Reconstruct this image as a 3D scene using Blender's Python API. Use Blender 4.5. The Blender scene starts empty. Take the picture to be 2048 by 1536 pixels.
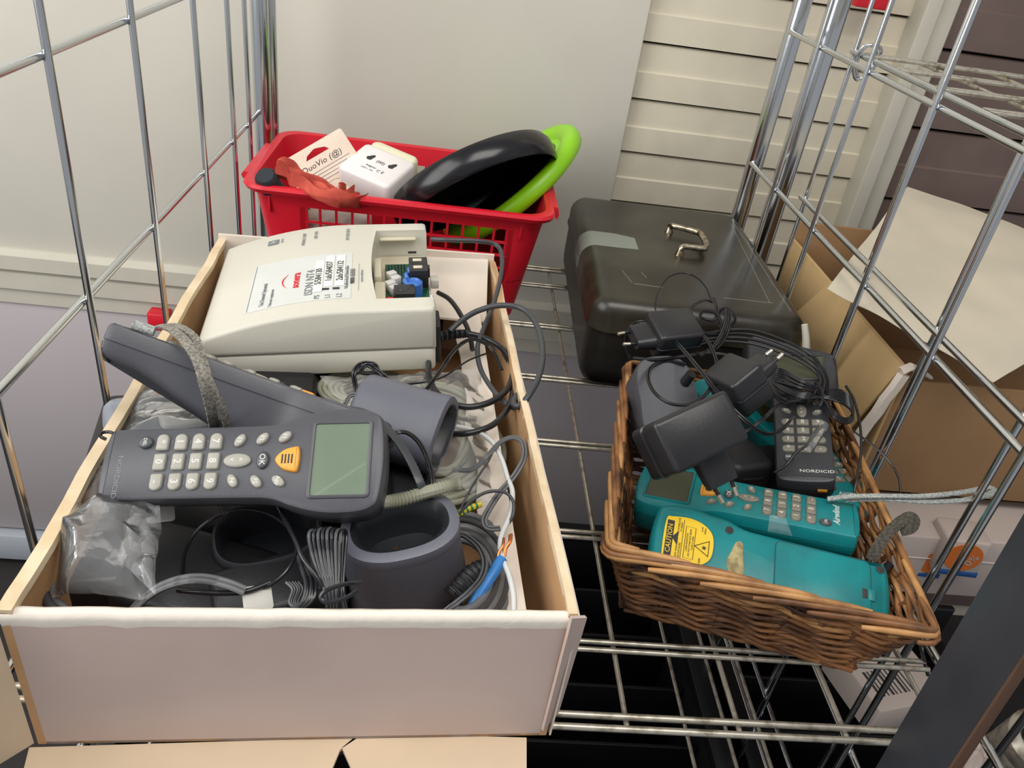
import bpy, bmesh, math, random
import numpy as np
from mathutils import Vector, Matrix, noise

C = bpy.context.scene.collection
SC = bpy.context.scene
random.seed(7)
PI = math.pi

# ------------------------------------------------------------------ camera
CAM_Z = 0.62
FOC = 1589.63562                      # focal length for a 2048 px wide frame
AX = np.array([[0.99104255, -0.03356783, 0.12925889],
               [0.09091345, -0.53940498, -0.83712425],
               [0.09782334, 0.84137713, -0.53152152]])   # right, down, forward
cam_d = bpy.data.cameras.new('camera')
cam_d.sensor_width = 36.0
cam_d.lens = FOC / 2048 * 36.0
cam_d.clip_start = 0.02
cam = bpy.data.objects.new('camera', cam_d)
C.objects.link(cam)
Rm = Matrix(((AX[0][0], -AX[1][0], -AX[2][0]),
             (AX[0][1], -AX[1][1], -AX[2][1]),
             (AX[0][2], -AX[1][2], -AX[2][2])))
cam.matrix_world = Matrix.Translation((0, 0, CAM_Z)) @ Rm.to_4x4()
SC.camera = cam

# ------------------------------------------------------------------ light
SC.view_settings.view_transform = 'Standard'
SC.view_settings.look = 'None'
SC.view_settings.gamma = 1.0
SC.view_settings.use_curve_mapping = False
SC.view_settings.exposure = 0.0
W = bpy.data.worlds.new('world')
SC.world = W
W.use_nodes = True
bgn = W.node_tree.nodes['Background']
bgn.inputs[0].default_value = (0.78, 0.80, 0.84, 1)
bgn.inputs[1].default_value = 0.50


def area(name, loc, target, sx, sy, power, color):
    l = bpy.data.lights.new(name, 'AREA')
    l.shape = 'RECTANGLE'
    l.size, l.size_y, l.energy, l.color = sx, sy, power, color
    o = bpy.data.objects.new(name, l)
    C.objects.link(o)
    o.location = loc
    o.rotation_euler = (Vector(target) - Vector(loc)).to_track_quat('-Z', 'Y').to_euler()
    return o


area('window_light', (-1.7, 0.10, 1.10), (0.0, 0.95, -0.05), 1.6, 2.0, 45, (1.0, 0.985, 0.95))
area('overhead_fill', (0.35, 0.10, 1.95), (0.40, 1.25, 0.1), 1.5, 0.9, 25, (1.0, 0.955, 0.89))  # added fill with no known lamp behind it, brightens the right wall and contents


# ------------------------------------------------------------------ pixel rays -> points on real planes
def ray(px, py):
    return AX.T @ np.array([(px - 1024.) / FOC, (py - 768.) / FOC, 1.0])


def at(px, py, z=0.0):
    r = ray(px, py)
    t = (z - CAM_Z) / r[2]
    return Vector((r[0] * t, r[1] * t, z))


def aty(px, py, y):
    r = ray(px, py)
    t = y / r[1]
    return Vector((r[0] * t, y, CAM_Z + r[2] * t))


# ------------------------------------------------------------------ materials
def s2l(c):
    return tuple(((x / 255) / 12.92 if x / 255 <= 0.04045 else ((x / 255 + 0.055) / 1.055) ** 2.4) for x in c)


MATS = {}


def mat(name, rgb, rough=0.5, metal=0.0, var=0.0, vscale=20.0, bump=0.0, bscale=80.0, spec=0.5,
        coat=0.0, rgb2=None, stretch=None, sheen=0.0, alpha=None, lo=0.4, hi=0.6, transmission=0.0):
    if name in MATS:
        return MATS[name]
    m = bpy.data.materials.new(name)
    m.use_nodes = True
    nt = m.node_tree
    b = nt.nodes['Principled BSDF']
    col = s2l(rgb)
    b.inputs['Base Color'].default_value = (*col, 1)
    b.inputs['Roughness'].default_value = rough
    b.inputs['Metallic'].default_value = metal
    b.inputs['Specular IOR Level'].default_value = spec
    b.inputs['Coat Weight'].default_value = coat
    b.inputs['Transmission Weight'].default_value = transmission
    if sheen:
        b.inputs['Sheen Weight'].default_value = sheen
    tc = nt.nodes.new('ShaderNodeTexCoord')
    src = tc.outputs['Object']
    if stretch:
        mp = nt.nodes.new('ShaderNodeMapping')
        mp.inputs['Scale'].default_value = stretch
        nt.links.new(src, mp.inputs[0])
        src = mp.outputs[0]
    if rgb2 or var:
        n = nt.nodes.new('ShaderNodeTexNoise')
        n.inputs['Scale'].default_value = vscale
        n.inputs['Detail'].default_value = 5
        nt.links.new(src, n.inputs['Vector'])
        r = nt.nodes.new('ShaderNodeValToRGB')
        r.color_ramp.elements[0].position = lo
        r.color_ramp.elements[1].position = hi
        c2 = s2l(rgb2) if rgb2 else tuple(x * (1 - var) for x in col)
        r.color_ramp.elements[0].color = (*c2, 1)
        r.color_ramp.elements[1].color = (*col, 1)
        nt.links.new(n.outputs['Fac'], r.inputs[0])
        nt.links.new(r.outputs[0], b.inputs['Base Color'])
    if bump:
        n2 = nt.nodes.new('ShaderNodeTexNoise')
        n2.inputs['Scale'].default_value = bscale
        n2.inputs['Detail'].default_value = 4
        nt.links.new(src, n2.inputs['Vector'])
        bp = nt.nodes.new('ShaderNodeBump')
        bp.inputs['Strength'].default_value = bump
        bp.inputs['Distance'].default_value = 0.002
        nt.links.new(n2.outputs['Fac'], bp.inputs['Height'])
        nt.links.new(bp.outputs[0], b.inputs['Normal'])
    MATS[name] = m
    return m


def film_mat(name, tint=(0.95, 0.97, 1.0), fac=0.22, rough=0.09, blend=0.17, bs=0.5):
    """clear polythene: mostly see-through, with milky crumples and sharp glints"""
    m = bpy.data.materials.new(name)
    m.use_nodes = True
    nt = m.node_tree
    b = nt.nodes['Principled BSDF']
    out = nt.nodes['Material Output']
    b.inputs['Base Color'].default_value = (*tint, 1)
    b.inputs['Roughness'].default_value = rough
    b.inputs['Specular IOR Level'].default_value = 0.9
    tr = nt.nodes.new('ShaderNodeBsdfTransparent')
    gl = nt.nodes.new('ShaderNodeBsdfGlossy')
    gl.inputs['Roughness'].default_value = rough
    mx = nt.nodes.new('ShaderNodeMixShader')
    mx.inputs[0].default_value = fac
    lw = nt.nodes.new('ShaderNodeLayerWeight')
    lw.inputs[0].default_value = blend
    tc = nt.nodes.new('ShaderNodeTexCoord')
    nz = nt.nodes.new('ShaderNodeTexNoise')
    nz.inputs['Scale'].default_value = 38
    nz.inputs['Detail'].default_value = 6
    nz.inputs['Distortion'].default_value = 1.2
    nt.links.new(tc.outputs['Object'], nz.inputs['Vector'])
    bp = nt.nodes.new('ShaderNodeBump')
    bp.inputs['Strength'].default_value = bs
    bp.inputs['Distance'].default_value = 0.004
    nt.links.new(nz.outputs['Fac'], bp.inputs['Height'])
    nt.links.new(bp.outputs[0], gl.inputs['Normal'])
    nt.links.new(bp.outputs[0], b.inputs['Normal'])
    mx2 = nt.nodes.new('ShaderNodeMixShader')
    nt.links.new(tr.outputs[0], mx.inputs[1])
    nt.links.new(b.outputs[0], mx.inputs[2])
    nt.links.new(lw.outputs['Fresnel'], mx2.inputs[0])
    nt.links.new(mx.outputs[0], mx2.inputs[1])
    nt.links.new(gl.outputs[0], mx2.inputs[2])
    nt.links.new(mx2.outputs[0], out.inputs[0])
    MATS[name] = m
    return m


mat('chrome', (205, 208, 210), 0.16, 1.0, bump=0.05, bscale=60)
mat('shelf_zinc', (196, 190, 176), 0.36, 0.75, rgb2=(140, 130, 112), vscale=60, lo=0.33, hi=0.5)
mat('wall_paint', (214, 210, 198), 0.62, var=0.05, vscale=3, bump=0.12, bscale=40)
mat('plank_paint', (212, 204, 184), 0.6, var=0.1, vscale=9, bump=0.25, bscale=30, lo=0.3, hi=0.55)
mat('trim_paint', (196, 192, 178), 0.5, var=0.04)
mat('panel_grey', (178, 170, 172), 0.45, var=0.03, vscale=2)
mat('dark_plank', (112, 94, 88), 0.6, var=0.15, vscale=8)
mat('alu', (190, 188, 182), 0.4, 0.3)
mat('floor_dark', (46, 42, 42), 0.6, var=0.3, vscale=4)
mat('floor_pale', (176, 182, 190), 0.5)
mat('white_card', (200, 180, 171), 0.75, var=0.08, vscale=7, bump=0.2, bscale=25)
mat('white_edge', (232, 224, 212), 0.75, bump=0.5, bscale=60)
mat('kraft', (206, 166, 122), 0.8, rgb2=(184, 140, 96), vscale=14, lo=0.3, hi=0.7, bump=0.15, bscale=200)
mat('kraft_edge', (226, 206, 174), 0.8, rgb2=(212, 188, 152), vscale=30)
mat('lining_white', (226, 214, 200), 0.75, var=0.06, vscale=9)
mat('flap_cream', (214, 192, 164), 0.8, var=0.08, vscale=9)
mat('red_plastic', (214, 26, 46), 0.38, var=0.08, vscale=10)
mat('box_green', (54, 52, 42), 0.3, rgb2=(32, 27, 21), vscale=7, lo=0.42, hi=0.62, bump=0.08, bscale=60)
mat('box_side', (36, 33, 28), 0.4, rgb2=(20, 17, 14), vscale=12)
mat('tape_grey', (128, 134, 124), 0.45)
mat('brass', (200, 190, 168), 0.3, 1.0, rgb2=(128, 112, 88), vscale=90)
mat('scratch', (150, 146, 130), 0.5)
mat('beige_plastic', (206, 203, 190), 0.42, var=0.03, vscale=4)
mat('beige_inner', (205, 196, 172), 0.5)
mat('label_white', (206, 208, 204), 0.6, var=0.03, vscale=30)
mat('label_strip', (232, 232, 226), 0.4)
mat('ink', (48, 46, 46), 0.6)
mat('ink_grey', (120, 126, 130), 0.6)
mat('ink_red', (214, 30, 40), 0.6)
mat('pcb', (26, 84, 60), 0.4, rgb2=(16, 60, 44), vscale=120)
mat('blue_part', (58, 110, 190), 0.35)
mat('black_plastic', (34, 34, 37), 0.36, bump=0.06, bscale=300)
mat('black_soft', (26, 26, 29), 0.5)
mat('device_dark', (76, 77, 83), 0.4, bump=0.1, bscale=900, var=0.06, vscale=40)
mat('cradle_grey', (98, 100, 111), 0.42, bump=0.1, bscale=900)
mat('device_deep', (54, 55, 60), 0.42, bump=0.1, bscale=900)
mat('key_grey', (160, 158, 148), 0.42)
mat('key_dim', (128, 124, 112), 0.42)
mat('key_dark', (70, 73, 78), 0.4)
mat('key_orange', (232, 160, 58), 0.4)
mat('key_ink', (222, 222, 214), 0.5)
mat('lcd', (112, 128, 108), 0.18, coat=0.5, var=0.1, vscale=12)
mat('lcd_dim', (66, 68, 50), 0.3)
mat('bezel_dark', (40, 42, 46), 0.35)
mat('teal', (10, 132, 136), 0.38, rgb2=(18, 118, 122), vscale=22, bump=0.05, bscale=500)
mat('teal_dark', (8, 106, 108), 0.4)
mat('seam', (10, 70, 76), 0.6)
mat('caution_yellow', (240, 200, 40), 0.45)
mat('glue_patch', (182, 168, 122), 0.8, rgb2=(140, 126, 88), vscale=120)
mat('strap_grey', (150, 146, 136), 0.85, rgb2=(104, 100, 92), vscale=400)
mat('strap_light', (176, 180, 176), 0.8, rgb2=(130, 134, 132), vscale=500)
mat('strap_dark', (78, 74, 64), 0.85, rgb2=(52, 49, 42), vscale=400)
mat('cord_black', (30, 30, 34), 0.24)
mat('cord_grey', (62, 64, 68), 0.35)
mat('cord_pale', (150, 150, 132), 0.5)
mat('cord_mid', (104, 105, 108), 0.4)
mat('cord_white', (206, 208, 208), 0.45)
mat('cord_blue', (46, 120, 190), 0.4)
mat('copper', (206, 110, 66), 0.3, 1.0)
mat('earth_yellow', (206, 190, 40), 0.45)
mat('earth_green', (30, 110, 60), 0.45)
mat('pin_metal', (214, 206, 190), 0.25, 1.0)
mat('willow', (150, 102, 62), 0.42, rgb2=(66, 38, 22), vscale=26, lo=0.3, hi=0.62, bump=0.25, bscale=120)
mat('willow_dark', (108, 68, 40), 0.45, rgb2=(38, 22, 14), vscale=26, lo=0.3, hi=0.6, bump=0.25, bscale=120)
mat('willow_pale', (200, 150, 94), 0.4, rgb2=(112, 68, 36), vscale=20, lo=0.3, hi=0.6, bump=0.2, bscale=120)
mat('cloth_rust', (196, 84, 66), 0.85, rgb2=(164, 58, 46), vscale=25)
mat('foam_black', (32, 38, 46), 0.7)
mat('tag_card', (222, 202, 184), 0.75, var=0.05)
mat('adapter_white', (232, 226, 224), 0.4)
mat('adapter_cream', (226, 220, 190), 0.45)
mat('lime', (142, 206, 22), 0.35)
mat('disc_black', (20, 20, 24), 0.22)
mat('paper_wrap', (210, 200, 180), 0.75, var=0.05, vscale=6, bump=0.2, bscale=8)
mat('carton_brown', (156, 120, 82), 0.8, var=0.08, vscale=8)
mat('carton_pale', (196, 164, 116), 0.8, var=0.06, vscale=8)
mat('carton_torn', (222, 210, 196), 0.85, bump=0.6, bscale=60)
mat('pack_white', (188, 174, 166), 0.5)
mat('pack_orange', (206, 110, 40), 0.45)
mat('pack_blue', (30, 80, 140), 0.45)
mat('board_black', (58, 60, 66), 0.42, rgb2=(48, 49, 54), vscale=5, bump=0.08, bscale=60)
mat('board_edge', (92, 66, 50), 0.6, rgb2=(56, 40, 32), vscale=60, stretch=(1, 1, 0.1))
mat('crate_black', (13, 13, 16), 0.45)
mat('foil', (150, 156, 168), 0.3, 0.4)
mat('white_part', (206, 204, 198), 0.5)
film_mat('poly_film', fac=0.09)
film_mat('poly_haze', fac=0.08, tint=(0.85, 0.87, 0.86), rough=0.22, blend=0.12, bs=0.4)
M = MATS


# ------------------------------------------------------------------ mesh helpers
def tagged(o, label=None, cat=None, group=None, kind=None):
    if label: o['label'] = label
    if cat: o['category'] = cat
    if group: o['group'] = group
    if kind: o['kind'] = kind
    return o


def link(name, me, parent=None, loc=None):
    o = bpy.data.objects.new(name, me)
    C.objects.link(o)
    if parent is not None:
        o.parent = parent
    if loc is not None:
        o.location = loc
    return o


def finish(me, smooth=40):
    if smooth:
        for p in me.polygons:
            p.use_smooth = True
        me.set_sharp_from_angle(angle=math.radians(smooth))
    return me


def mesh(name, V, F, m, parent=None, smooth=40, loc=None):
    me = bpy.data.meshes.new(name)
    me.from_pydata([tuple(v) for v in V], [], [tuple(f) for f in F])
    ms = m if isinstance(m, (list, tuple)) else [m]
    for x in ms:
        me.materials.append(M[x])
    bm = bmesh.new()
    bm.from_mesh(me)
    bmesh.ops.recalc_face_normals(bm, faces=bm.faces)
    bm.to_mesh(me)
    bm.free()
    me.update()
    finish(me, smooth)
    return link(name, me, parent, loc)


def thing(name, label, cat, mw=None, group=None):
    o = bpy.data.objects.new(name, None)
    C.objects.link(o)
    o.empty_display_size = 0.02
    if mw is not None:
        o.matrix_world = mw if isinstance(mw, Matrix) else Matrix.Translation(mw)
    return tagged(o, label, cat, group)


def frame(o, xd, zh=(0, 0, 1)):
    """matrix with origin o, local x along xd, local z as near zh as it can be"""
    x = Vector(xd).normalized()
    z = Vector(zh)
    z = (z - x * z.dot(x)).normalized()
    y = z.cross(x)
    m = Matrix((x, y, z)).transposed().to_4x4()
    m.translation = Vector(o)
    return m


def skin(rings, closed_ring=True, cap0=True, cap1=True):
    V, F = [], []
    n = len(rings[0])
    for r in rings:
        V += [tuple(p) for p in r]
    for i in range(len(rings) - 1):
        for j in range(n if closed_ring else n - 1):
            k = (j + 1) % n
            F.append((i * n + j, i * n + k, (i + 1) * n + k, (i + 1) * n + j))
    if cap0: F.append(tuple(range(n - 1, -1, -1)))
    if cap1: F.append(tuple(range((len(rings) - 1) * n, len(rings) * n)))
    return V, F


def inset(out, d):
    n = len(out)
    res = []
    for i in range(n):
        a = Vector(out[i - 1]); b = Vector(out[i]); c = Vector(out[(i + 1) % n])
        t = ((b - a).normalized() + (c - b).normalized())
        if t.length < 1e-9: t = (c - b)
        t.normalize()
        nrm = Vector((-t.y, t.x))
        res.append((b.x + nrm.x * d, b.y + nrm.y * d))
    return res


def loft(out, zs, caps=(True, True)):
    """out: CCW 2D outline; zs: list of (z, inset)"""
    rings = [[(x, y, z) for x, y in inset(out, d)] for z, d in zs]
    return skin(rings, True, *caps)


def rrect(x0, y0, x1, y1, r, n=4):
    P = []
    for cx, cy, a0 in ((x1 - r, y0 + r, -90), (x1 - r, y1 - r, 0), (x0 + r, y1 - r, 90), (x0 + r, y0 + r, 180)):
        for i in range(n + 1):
            a = math.radians(a0 + 90 * i / n)
            P.append((cx + r * math.cos(a), cy + r * math.sin(a)))
    return P


def rbox(x0, y0, z0, x1, y1, z1, r=0.003, e=None, n=3):
    e = r * 0.5 if e is None else e
    return loft(rrect(x0, y0, x1, y1, r, n),
                [(z0, e), (z0 + e * 0.35, e * 0.35), (z0 + e, 0), (z1 - e, 0), (z1 - e * 0.35, e * 0.35), (z1, e)])


def merge(*parts):
    V, F = [], []
    for v, f in parts:
        n = len(V)
        V += list(v)
        F += [tuple(i + n for i in q) for q in f]
    return V, F


def xf(vf, m):
    return [tuple(m @ Vector(v)) for v in vf[0]], vf[1]


def cat(pts, n=8, closed=False):
    P = [Vector(p) for p in pts]
    res = []
    N = len(P)
    segs = N if closed else N - 1
    for i in range(segs):
        if closed:
            a, b, c, d = P[i - 1], P[i], P[(i + 1) % N], P[(i + 2) % N]
        else:
            b, c = P[i], P[i + 1]
            a = P[i - 1] if i > 0 else b * 2 - c
            d = P[i + 2] if i + 2 < N else c * 2 - b
        for j in range(n):
            t = j / n
            res.append(0.5 * ((2 * b) + (c - a) * t + (2 * a - 5 * b + 4 * c - d) * t * t + (3 * b - a - 3 * c + d) * t ** 3))
    if not closed: res.append(P[-1])
    return res


def frames(P, closed=False, up=(0, 0, 1)):
    n = len(P)
    T = []
    for i in range(n):
        a = P[i - 1] if (i > 0 or closed) else P[i]
        b = P[(i + 1) % n] if (i < n - 1 or closed) else P[i]
        t = (b - a)
        T.append(t.normalized() if t.length > 1e-9 else Vector((1, 0, 0)))
    u = Vector(up)
    if abs(u.dot(T[0])) > 0.95: u = Vector((0, 1, 0.1))
    U = []
    for t in T:
        u = (u - t * u.dot(t))
        u = u.normalized() if u.length > 1e-6 else t.orthogonal().normalized()
        U.append(u)
    return T, U


def tubevf(P, r, n=8, closed=False, rx=None, up=(0, 0, 1), caps=True):
    """round (or flattened, rx = half width) tube along points"""
    T, U = frames(P, closed, up)
    rings = []
    for i, p in enumerate(P):
        s = T[i].cross(U[i])
        rr = r(i / max(1, len(P) - 1)) if callable(r) else r
        ww = rr if rx is None else rx
        rings.append([p + s * (ww * math.cos(2 * PI * k / n)) + U[i] * (rr * math.sin(2 * PI * k / n)) for k in range(n)])
    if closed:
        rings.append(rings[0])
        return skin(rings, True, False, False)
    return skin(rings, True, caps, caps)


def px3(pts, z=0.15):
    """[(px,py[,z])...] -> points; z of each one is its real height above the shelf"""
    res = []
    for p in pts:
        res.append(at(p[0], p[1], p[2] if len(p) > 2 else z))
    return res


def tube_obj(name, P, r, m, parent=None, n=8, closed=False, rx=None, up=(0, 0, 1)):
    c = sum(P, Vector()) / len(P)
    V, F = tubevf([p - c for p in P], r, n, closed, rx, up)
    o = mesh(name, V, F, m, parent, 60)
    o.location = c
    return o


def cable(name, pts, r, m, label=None, z=0.15, twin=False, parent=None, group=None, rx=None, n=8, cat_='cable', sub=8, closed=False):
    P = cat(px3(pts, z), sub, closed)
    c = sum(P, Vector()) / len(P)
    P = [p - c for p in P]
    if twin:
        T, U = frames(P)
        A = [p + T[i].cross(U[i]) * r * 0.95 for i, p in enumerate(P)]
        B = [p - T[i].cross(U[i]) * r * 0.95 for i, p in enumerate(P)]
        V, F = merge(tubevf(A, r, 6), tubevf(B, r, 6))
    else:
        V, F = tubevf(P, r, n, closed, rx)
    o = mesh(name, V, F, m, parent, 60)
    o.location = c
    if label: tagged(o, label, cat_, group)
    return o


def bool_cut(o, cutters):
    """subtract cutter meshes (V, F) from o and bake the result"""
    for V, F in cutters:
        me = bpy.data.meshes.new('cut')
        me.from_pydata([tuple(v) for v in V], [], F)
        bm = bmesh.new(); bm.from_mesh(me)
        bmesh.ops.recalc_face_normals(bm, faces=bm.faces)
        bm.to_mesh(me); bm.free()
        c = bpy.data.objects.new('cut', me)
        C.objects.link(c)
        c.matrix_world = o.matrix_world
        c.parent = o.parent
        md = o.modifiers.new('b', 'BOOLEAN')
        md.operation = 'DIFFERENCE'
        md.object = c
        md.solver = 'EXACT'
        bpy.context.view_layer.update()
        dg = bpy.context.evaluated_depsgraph_get()
        new = bpy.data.meshes.new_from_object(o.evaluated_get(dg))
        o.modifiers.clear()
        o.data = new
        bpy.data.objects.remove(c)
        bpy.data.meshes.remove(me)
    finish(o.data, 35)
    return o


def text(parent, body, size, loc, m='key_ink', rz=0.0, rx=0.0, ry=0.0, name='lettering', ext=0.00012, align='CENTER', shear=0, bold=0, sx=1):
    cu = bpy.data.curves.new(name, 'FONT')
    cu.body = body
    cu.size = size
    cu.align_x = align
    cu.align_y = 'CENTER'
    cu.extrude = ext
    cu.offset = bold
    cu.shear = shear
    cu.resolution_u = 2
    cu.materials.append(M[m])
    o = bpy.data.objects.new(name, cu)
    C.objects.link(o)
    o.parent = parent
    o.location = loc
    o.rotation_euler = (rx, ry, rz)
    o.scale = (sx, 1, 1)
    return o


def copy_tree(o, parent=None):
    c = o.copy()
    C.objects.link(c)
    c.parent = parent
    for ch in list(o.children):
        copy_tree(ch, c)
    return c


# ================================================================== SETTING
YW = 1.60


def struct(name, vf, m, smooth=30):
    o = mesh(name, vf[0], vf[1], m, None, smooth)
    o['kind'] = 'structure'
    return o


def box(x0, y0, z0, x1, y1, z1):
    V = [(x0, y0, z0), (x1, y0, z0), (x1, y1, z0), (x0, y1, z0), (x0, y0, z1), (x1, y0, z1), (x1, y1, z1), (x0, y1, z1)]
    return V, [(0, 3, 2, 1), (4, 5, 6, 7), (0, 1, 5, 4), (1, 2, 6, 5), (2, 3, 7, 6), (3, 0, 4, 7)]


struct('floor', box(-4, -1.2, -1.15, 4, 1.75, -1.10), 'floor_dark')
# back wall: the planked wall behind everything, with a smooth painted board fixed over its left part
wall = struct('wall_back', box(-4, YW + 0.03, -1.10, 4, YW + 0.09, 2.6), 'plank_paint')
plank_prof = [(0.0, 0.0), (0.0, 0.002), (-0.0085, 0.004), (-0.0085, 0.052), (-0.0045, 0.0545), (-0.0035, 0.103), (0.0, 0.105)]


def plank(name, x0, x1, z, m, dy=0.0, h=0.105):
    k = h / 0.105
    rings = []
    for x in (x0, x1):
        rings.append([(x, YW + 0.03 + a * 1.3 + dy, z + b * k) for a, b in plank_prof])
    o = mesh(name, *skin(rings), m, wall, 20)
    return o


z = -0.80
while z < 1.0:
    plank('plank', 0.30, 0.835, z + 0.0365, 'plank_paint')
    z += 0.105
z = -1.05
while z < 1.15:
    plank('dark_board', 0.90, 3.2, z, 'dark_plank', -0.003, 0.15)
    z += 0.15
o = mesh('smooth_board', *rbox(-3.2, YW, -0.17, 0.333, YW + 0.012, 1.6, 0.002), 'wall_paint', wall)
struct('trim_1', merge(rbox(0.832, YW - 0.03, -1.1, 0.862, YW + 0.03, 1.5, 0.004), rbox(0.866, YW - 0.012, -1.1, 0.903, YW + 0.03, 1.5, 0.004)), 'trim_paint')
# the rail of stepped mouldings under the smooth board, and the grey panel below it
prof = [(0.02, -0.296), (-0.004, -0.296), (-0.004, -0.262), (-0.012, -0.258), (-0.012, -0.222), (0.0, -0.214), (-0.02, -0.208), (-0.02, -0.176), (-0.004, -0.166), (0.02, -0.166)]
rings = [[(x, YW + a, b) for a, b in prof] for x in (-3.2, 0.60)]
struct('trim_2', skin(rings), 'trim_paint')
mesh('lower_panel', *rbox(-3.2, YW + 0.002, -0.98, 0.9, YW + 0.02, -0.292, 0.002), 'panel_grey', wall)
struct('trim_3', rbox(-3.2, YW - 0.02, -1.075, 0.9, YW + 0.02, -0.99, 0.004), 'floor_pale')
cl = thing('wall_clamp', 'small red plastic clamp on the moulding low on the wall, left of the cardboard box', 'clamp', Vector((-0.605, YW - 0.03, -0.285)))
mesh('jaw', *rbox(-0.022, -0.022, -0.02, 0.022, 0.012, 0.02, 0.003), 'red_plastic', cl)
mesh('stem', *rbox(0.004, -0.012, -0.075, 0.022, 0.008, -0.018, 0.003), 'dark_plank', cl)
cl = thing('wall_clip', 'red plastic clip high on the planked wall behind the wire rack', 'clip', aty(1738, 0, YW - 0.03))
mesh('clip_body', *rbox(-0.03, -0.02, -0.012, 0.03, 0.018, 0.02, 0.004), 'red_plastic', cl)

# ================================================================== WIRE RACK
XL, XR = -0.335, 0.53
YF, YB = 0.43, 1.417


def rodvf(a, b, r, n=8):
    return tubevf([Vector(a), Vector(b)], r, n)


rack = thing('wire_rack', 'chrome wire rack holding the boxes and baskets, with grid sides', 'rack', Vector((XL, YF, 0)))
RO = Vector((XL, YF, 0))


def rod(name, a, b, r, m='chrome', par=None, n=8, org=None):
    par = par or rack
    org = RO if org is None else org
    a = Vector(a) - org; b = Vector(b) - org
    c = (a + b) / 2
    o = mesh(name, *tubevf([a - c, b - c], r, n), m, par, 60)
    o.location = c
    return o


for x, ys in ((XL, (0.345, 0.525, 0.70, 0.885, 1.085, 1.235, 1.33)), (XR, (0.375, 0.55, 0.724, 0.903, 1.09, 1.27))):
    for y in ys:
        rod('vertical_rod', (x, y, -0.75), (x, y, 0.95), 0.0038)
    for z in (-0.42, -0.20, 0.0, 0.248, 0.471, 0.70):
        s = 0.006 if x < 0 else -0.006
        if z == 0.0: z = 0.012
        rod('side_rod', (x - s, 0.20, z - 0.004 if x > 0 else z - 0.02), (x - s, YB, z - 0.004 if x > 0 else z - 0.02), 0.0042)
for x in (XL, XR + 0.017):
    rod('post', (x, YB + 0.012, -0.9), (x, YB + 0.012, 1.0), 0.0155, n=20)
rod('post', (XL + 0.016, YB + 0.02, -0.9), (XL + 0.016, YB + 0.02, 1.0), 0.008, n=14)
# shelf: double cross wires over single depth wires
for y in (0.434, 0.518, 0.675, 0.848, 1.011, 1.177, 1.335, 1.410):
    dy = 0.0048
    if y < 0.5 or y > 1.4: dy = 0.0062
    for s in (-1, 1):
        rod('cross_wire', (XL, y + s * dy, -0.0028), (XR, y + s * dy, -0.0028), 0.0027 if dy < 0.006 else 0.0033, 'shelf_zinc')
k = -0.222
for x in (-0.22, -0.115, -0.01, 0.095, 0.2015, 0.3075, 0.411, 0.508):
    rod('depth_wire', (x, YF, -0.0082), (x, YB, -0.0082), 0.0027, 'shelf_zinc')
# lower shelf of the same rack
for x in (0.40, 0.46, 0.51):
    rod('depth_wire', (x, YF - 0.1, -0.36), (x, 0.95, -0.36), 0.003, 'shelf_zinc')

# neighbouring rack, behind the right grid
XN = 0.575
NB = Vector((XN, 0.6, 0))
rack2 = thing('wire_rack', 'second chrome rack beyond the right grid, with a wire shelf at its top', 'rack', NB)
for y in (0.44, 0.62, 0.795, 0.985, 1.24):
    rod('vertical_rod', (XN, y, -0.75), (XN, y, 0.95), 0.0038, par=rack2, org=NB)
for z_ in (-0.42, 0.245):
    rod('side_rod', (XN - 0.005, 0.10, z_), (XN - 0.005, 1.25, z_), 0.0042, par=rack2, org=NB)
rod('post', (0.612, YB + 0.02, -0.9), (0.612, YB + 0.02, 1.0), 0.019, par=rack2, org=NB, n=20)
for dx in (0.0, 0.014, 0.024):
    rod('shelf_rail', (XN + dx, 0.10, 0.471 - dx * 0.3), (XN + dx, 1.25, 0.471 - dx * 0.3), 0.0046 - dx * 0.06, par=rack2, org=NB)
for y in (0.22, 0.33, 0.44, 0.55, 0.66, 0.77, 0.88, 0.99, 1.10, 1.20):
    for s in (-1, 1):
        rod('cross_wire', (XN, y + s * 0.007, 0.474), (1.6, y + s * 0.007, 0.474), 0.0026, 'shelf_zinc', rack2, org=NB)
for x in (0.68, 0.79, 0.90, 1.01, 1.12):
    rod('depth_wire', (x, 0.12, 0.468), (x, 1.24, 0.468), 0.0026, 'shelf_zinc', rack2, org=NB)
hk = [Vector(p) for p in ((0.0, 0.0, 0.0), (0.004, -0.004, 0.012), (0.016, -0.006, 0.014), (0.028, -0.003, 0.006), (0.026, 0.0, -0.02), (0.012, 0.0, -0.034), (0.002, 0.002, -0.02))]
for i in range(2):
    o = mesh('hook', *tubevf([p + Vector((i * 0.008 - 0.014, i * 0.01, 0)) for p in cat(hk, 6, True)], 0.0026, 8, True), 'chrome', rack2, 60)
    o.location = Vector((XN, 1.20, 0.474)) - NB

# black board standing against the rack's front right
bd = thing('shelf_board', 'black painted board with a brown bare edge, upright at the front right of the rack', 'board', Vector((0.430, 0.4105, 0.0)))
mesh('panel', *rbox(0.0, -0.060, -0.7, 0.011, 0.0, 0.9, 0.002), 'board_black', bd)
mesh('bare_edge', *rbox(0.0004, -0.062, -0.7, 0.0106, -0.0595, 0.9, 0.0008), 'board_edge', bd)
bd.rotation_euler = (math.radians(-2.0), 0, 0)

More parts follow.
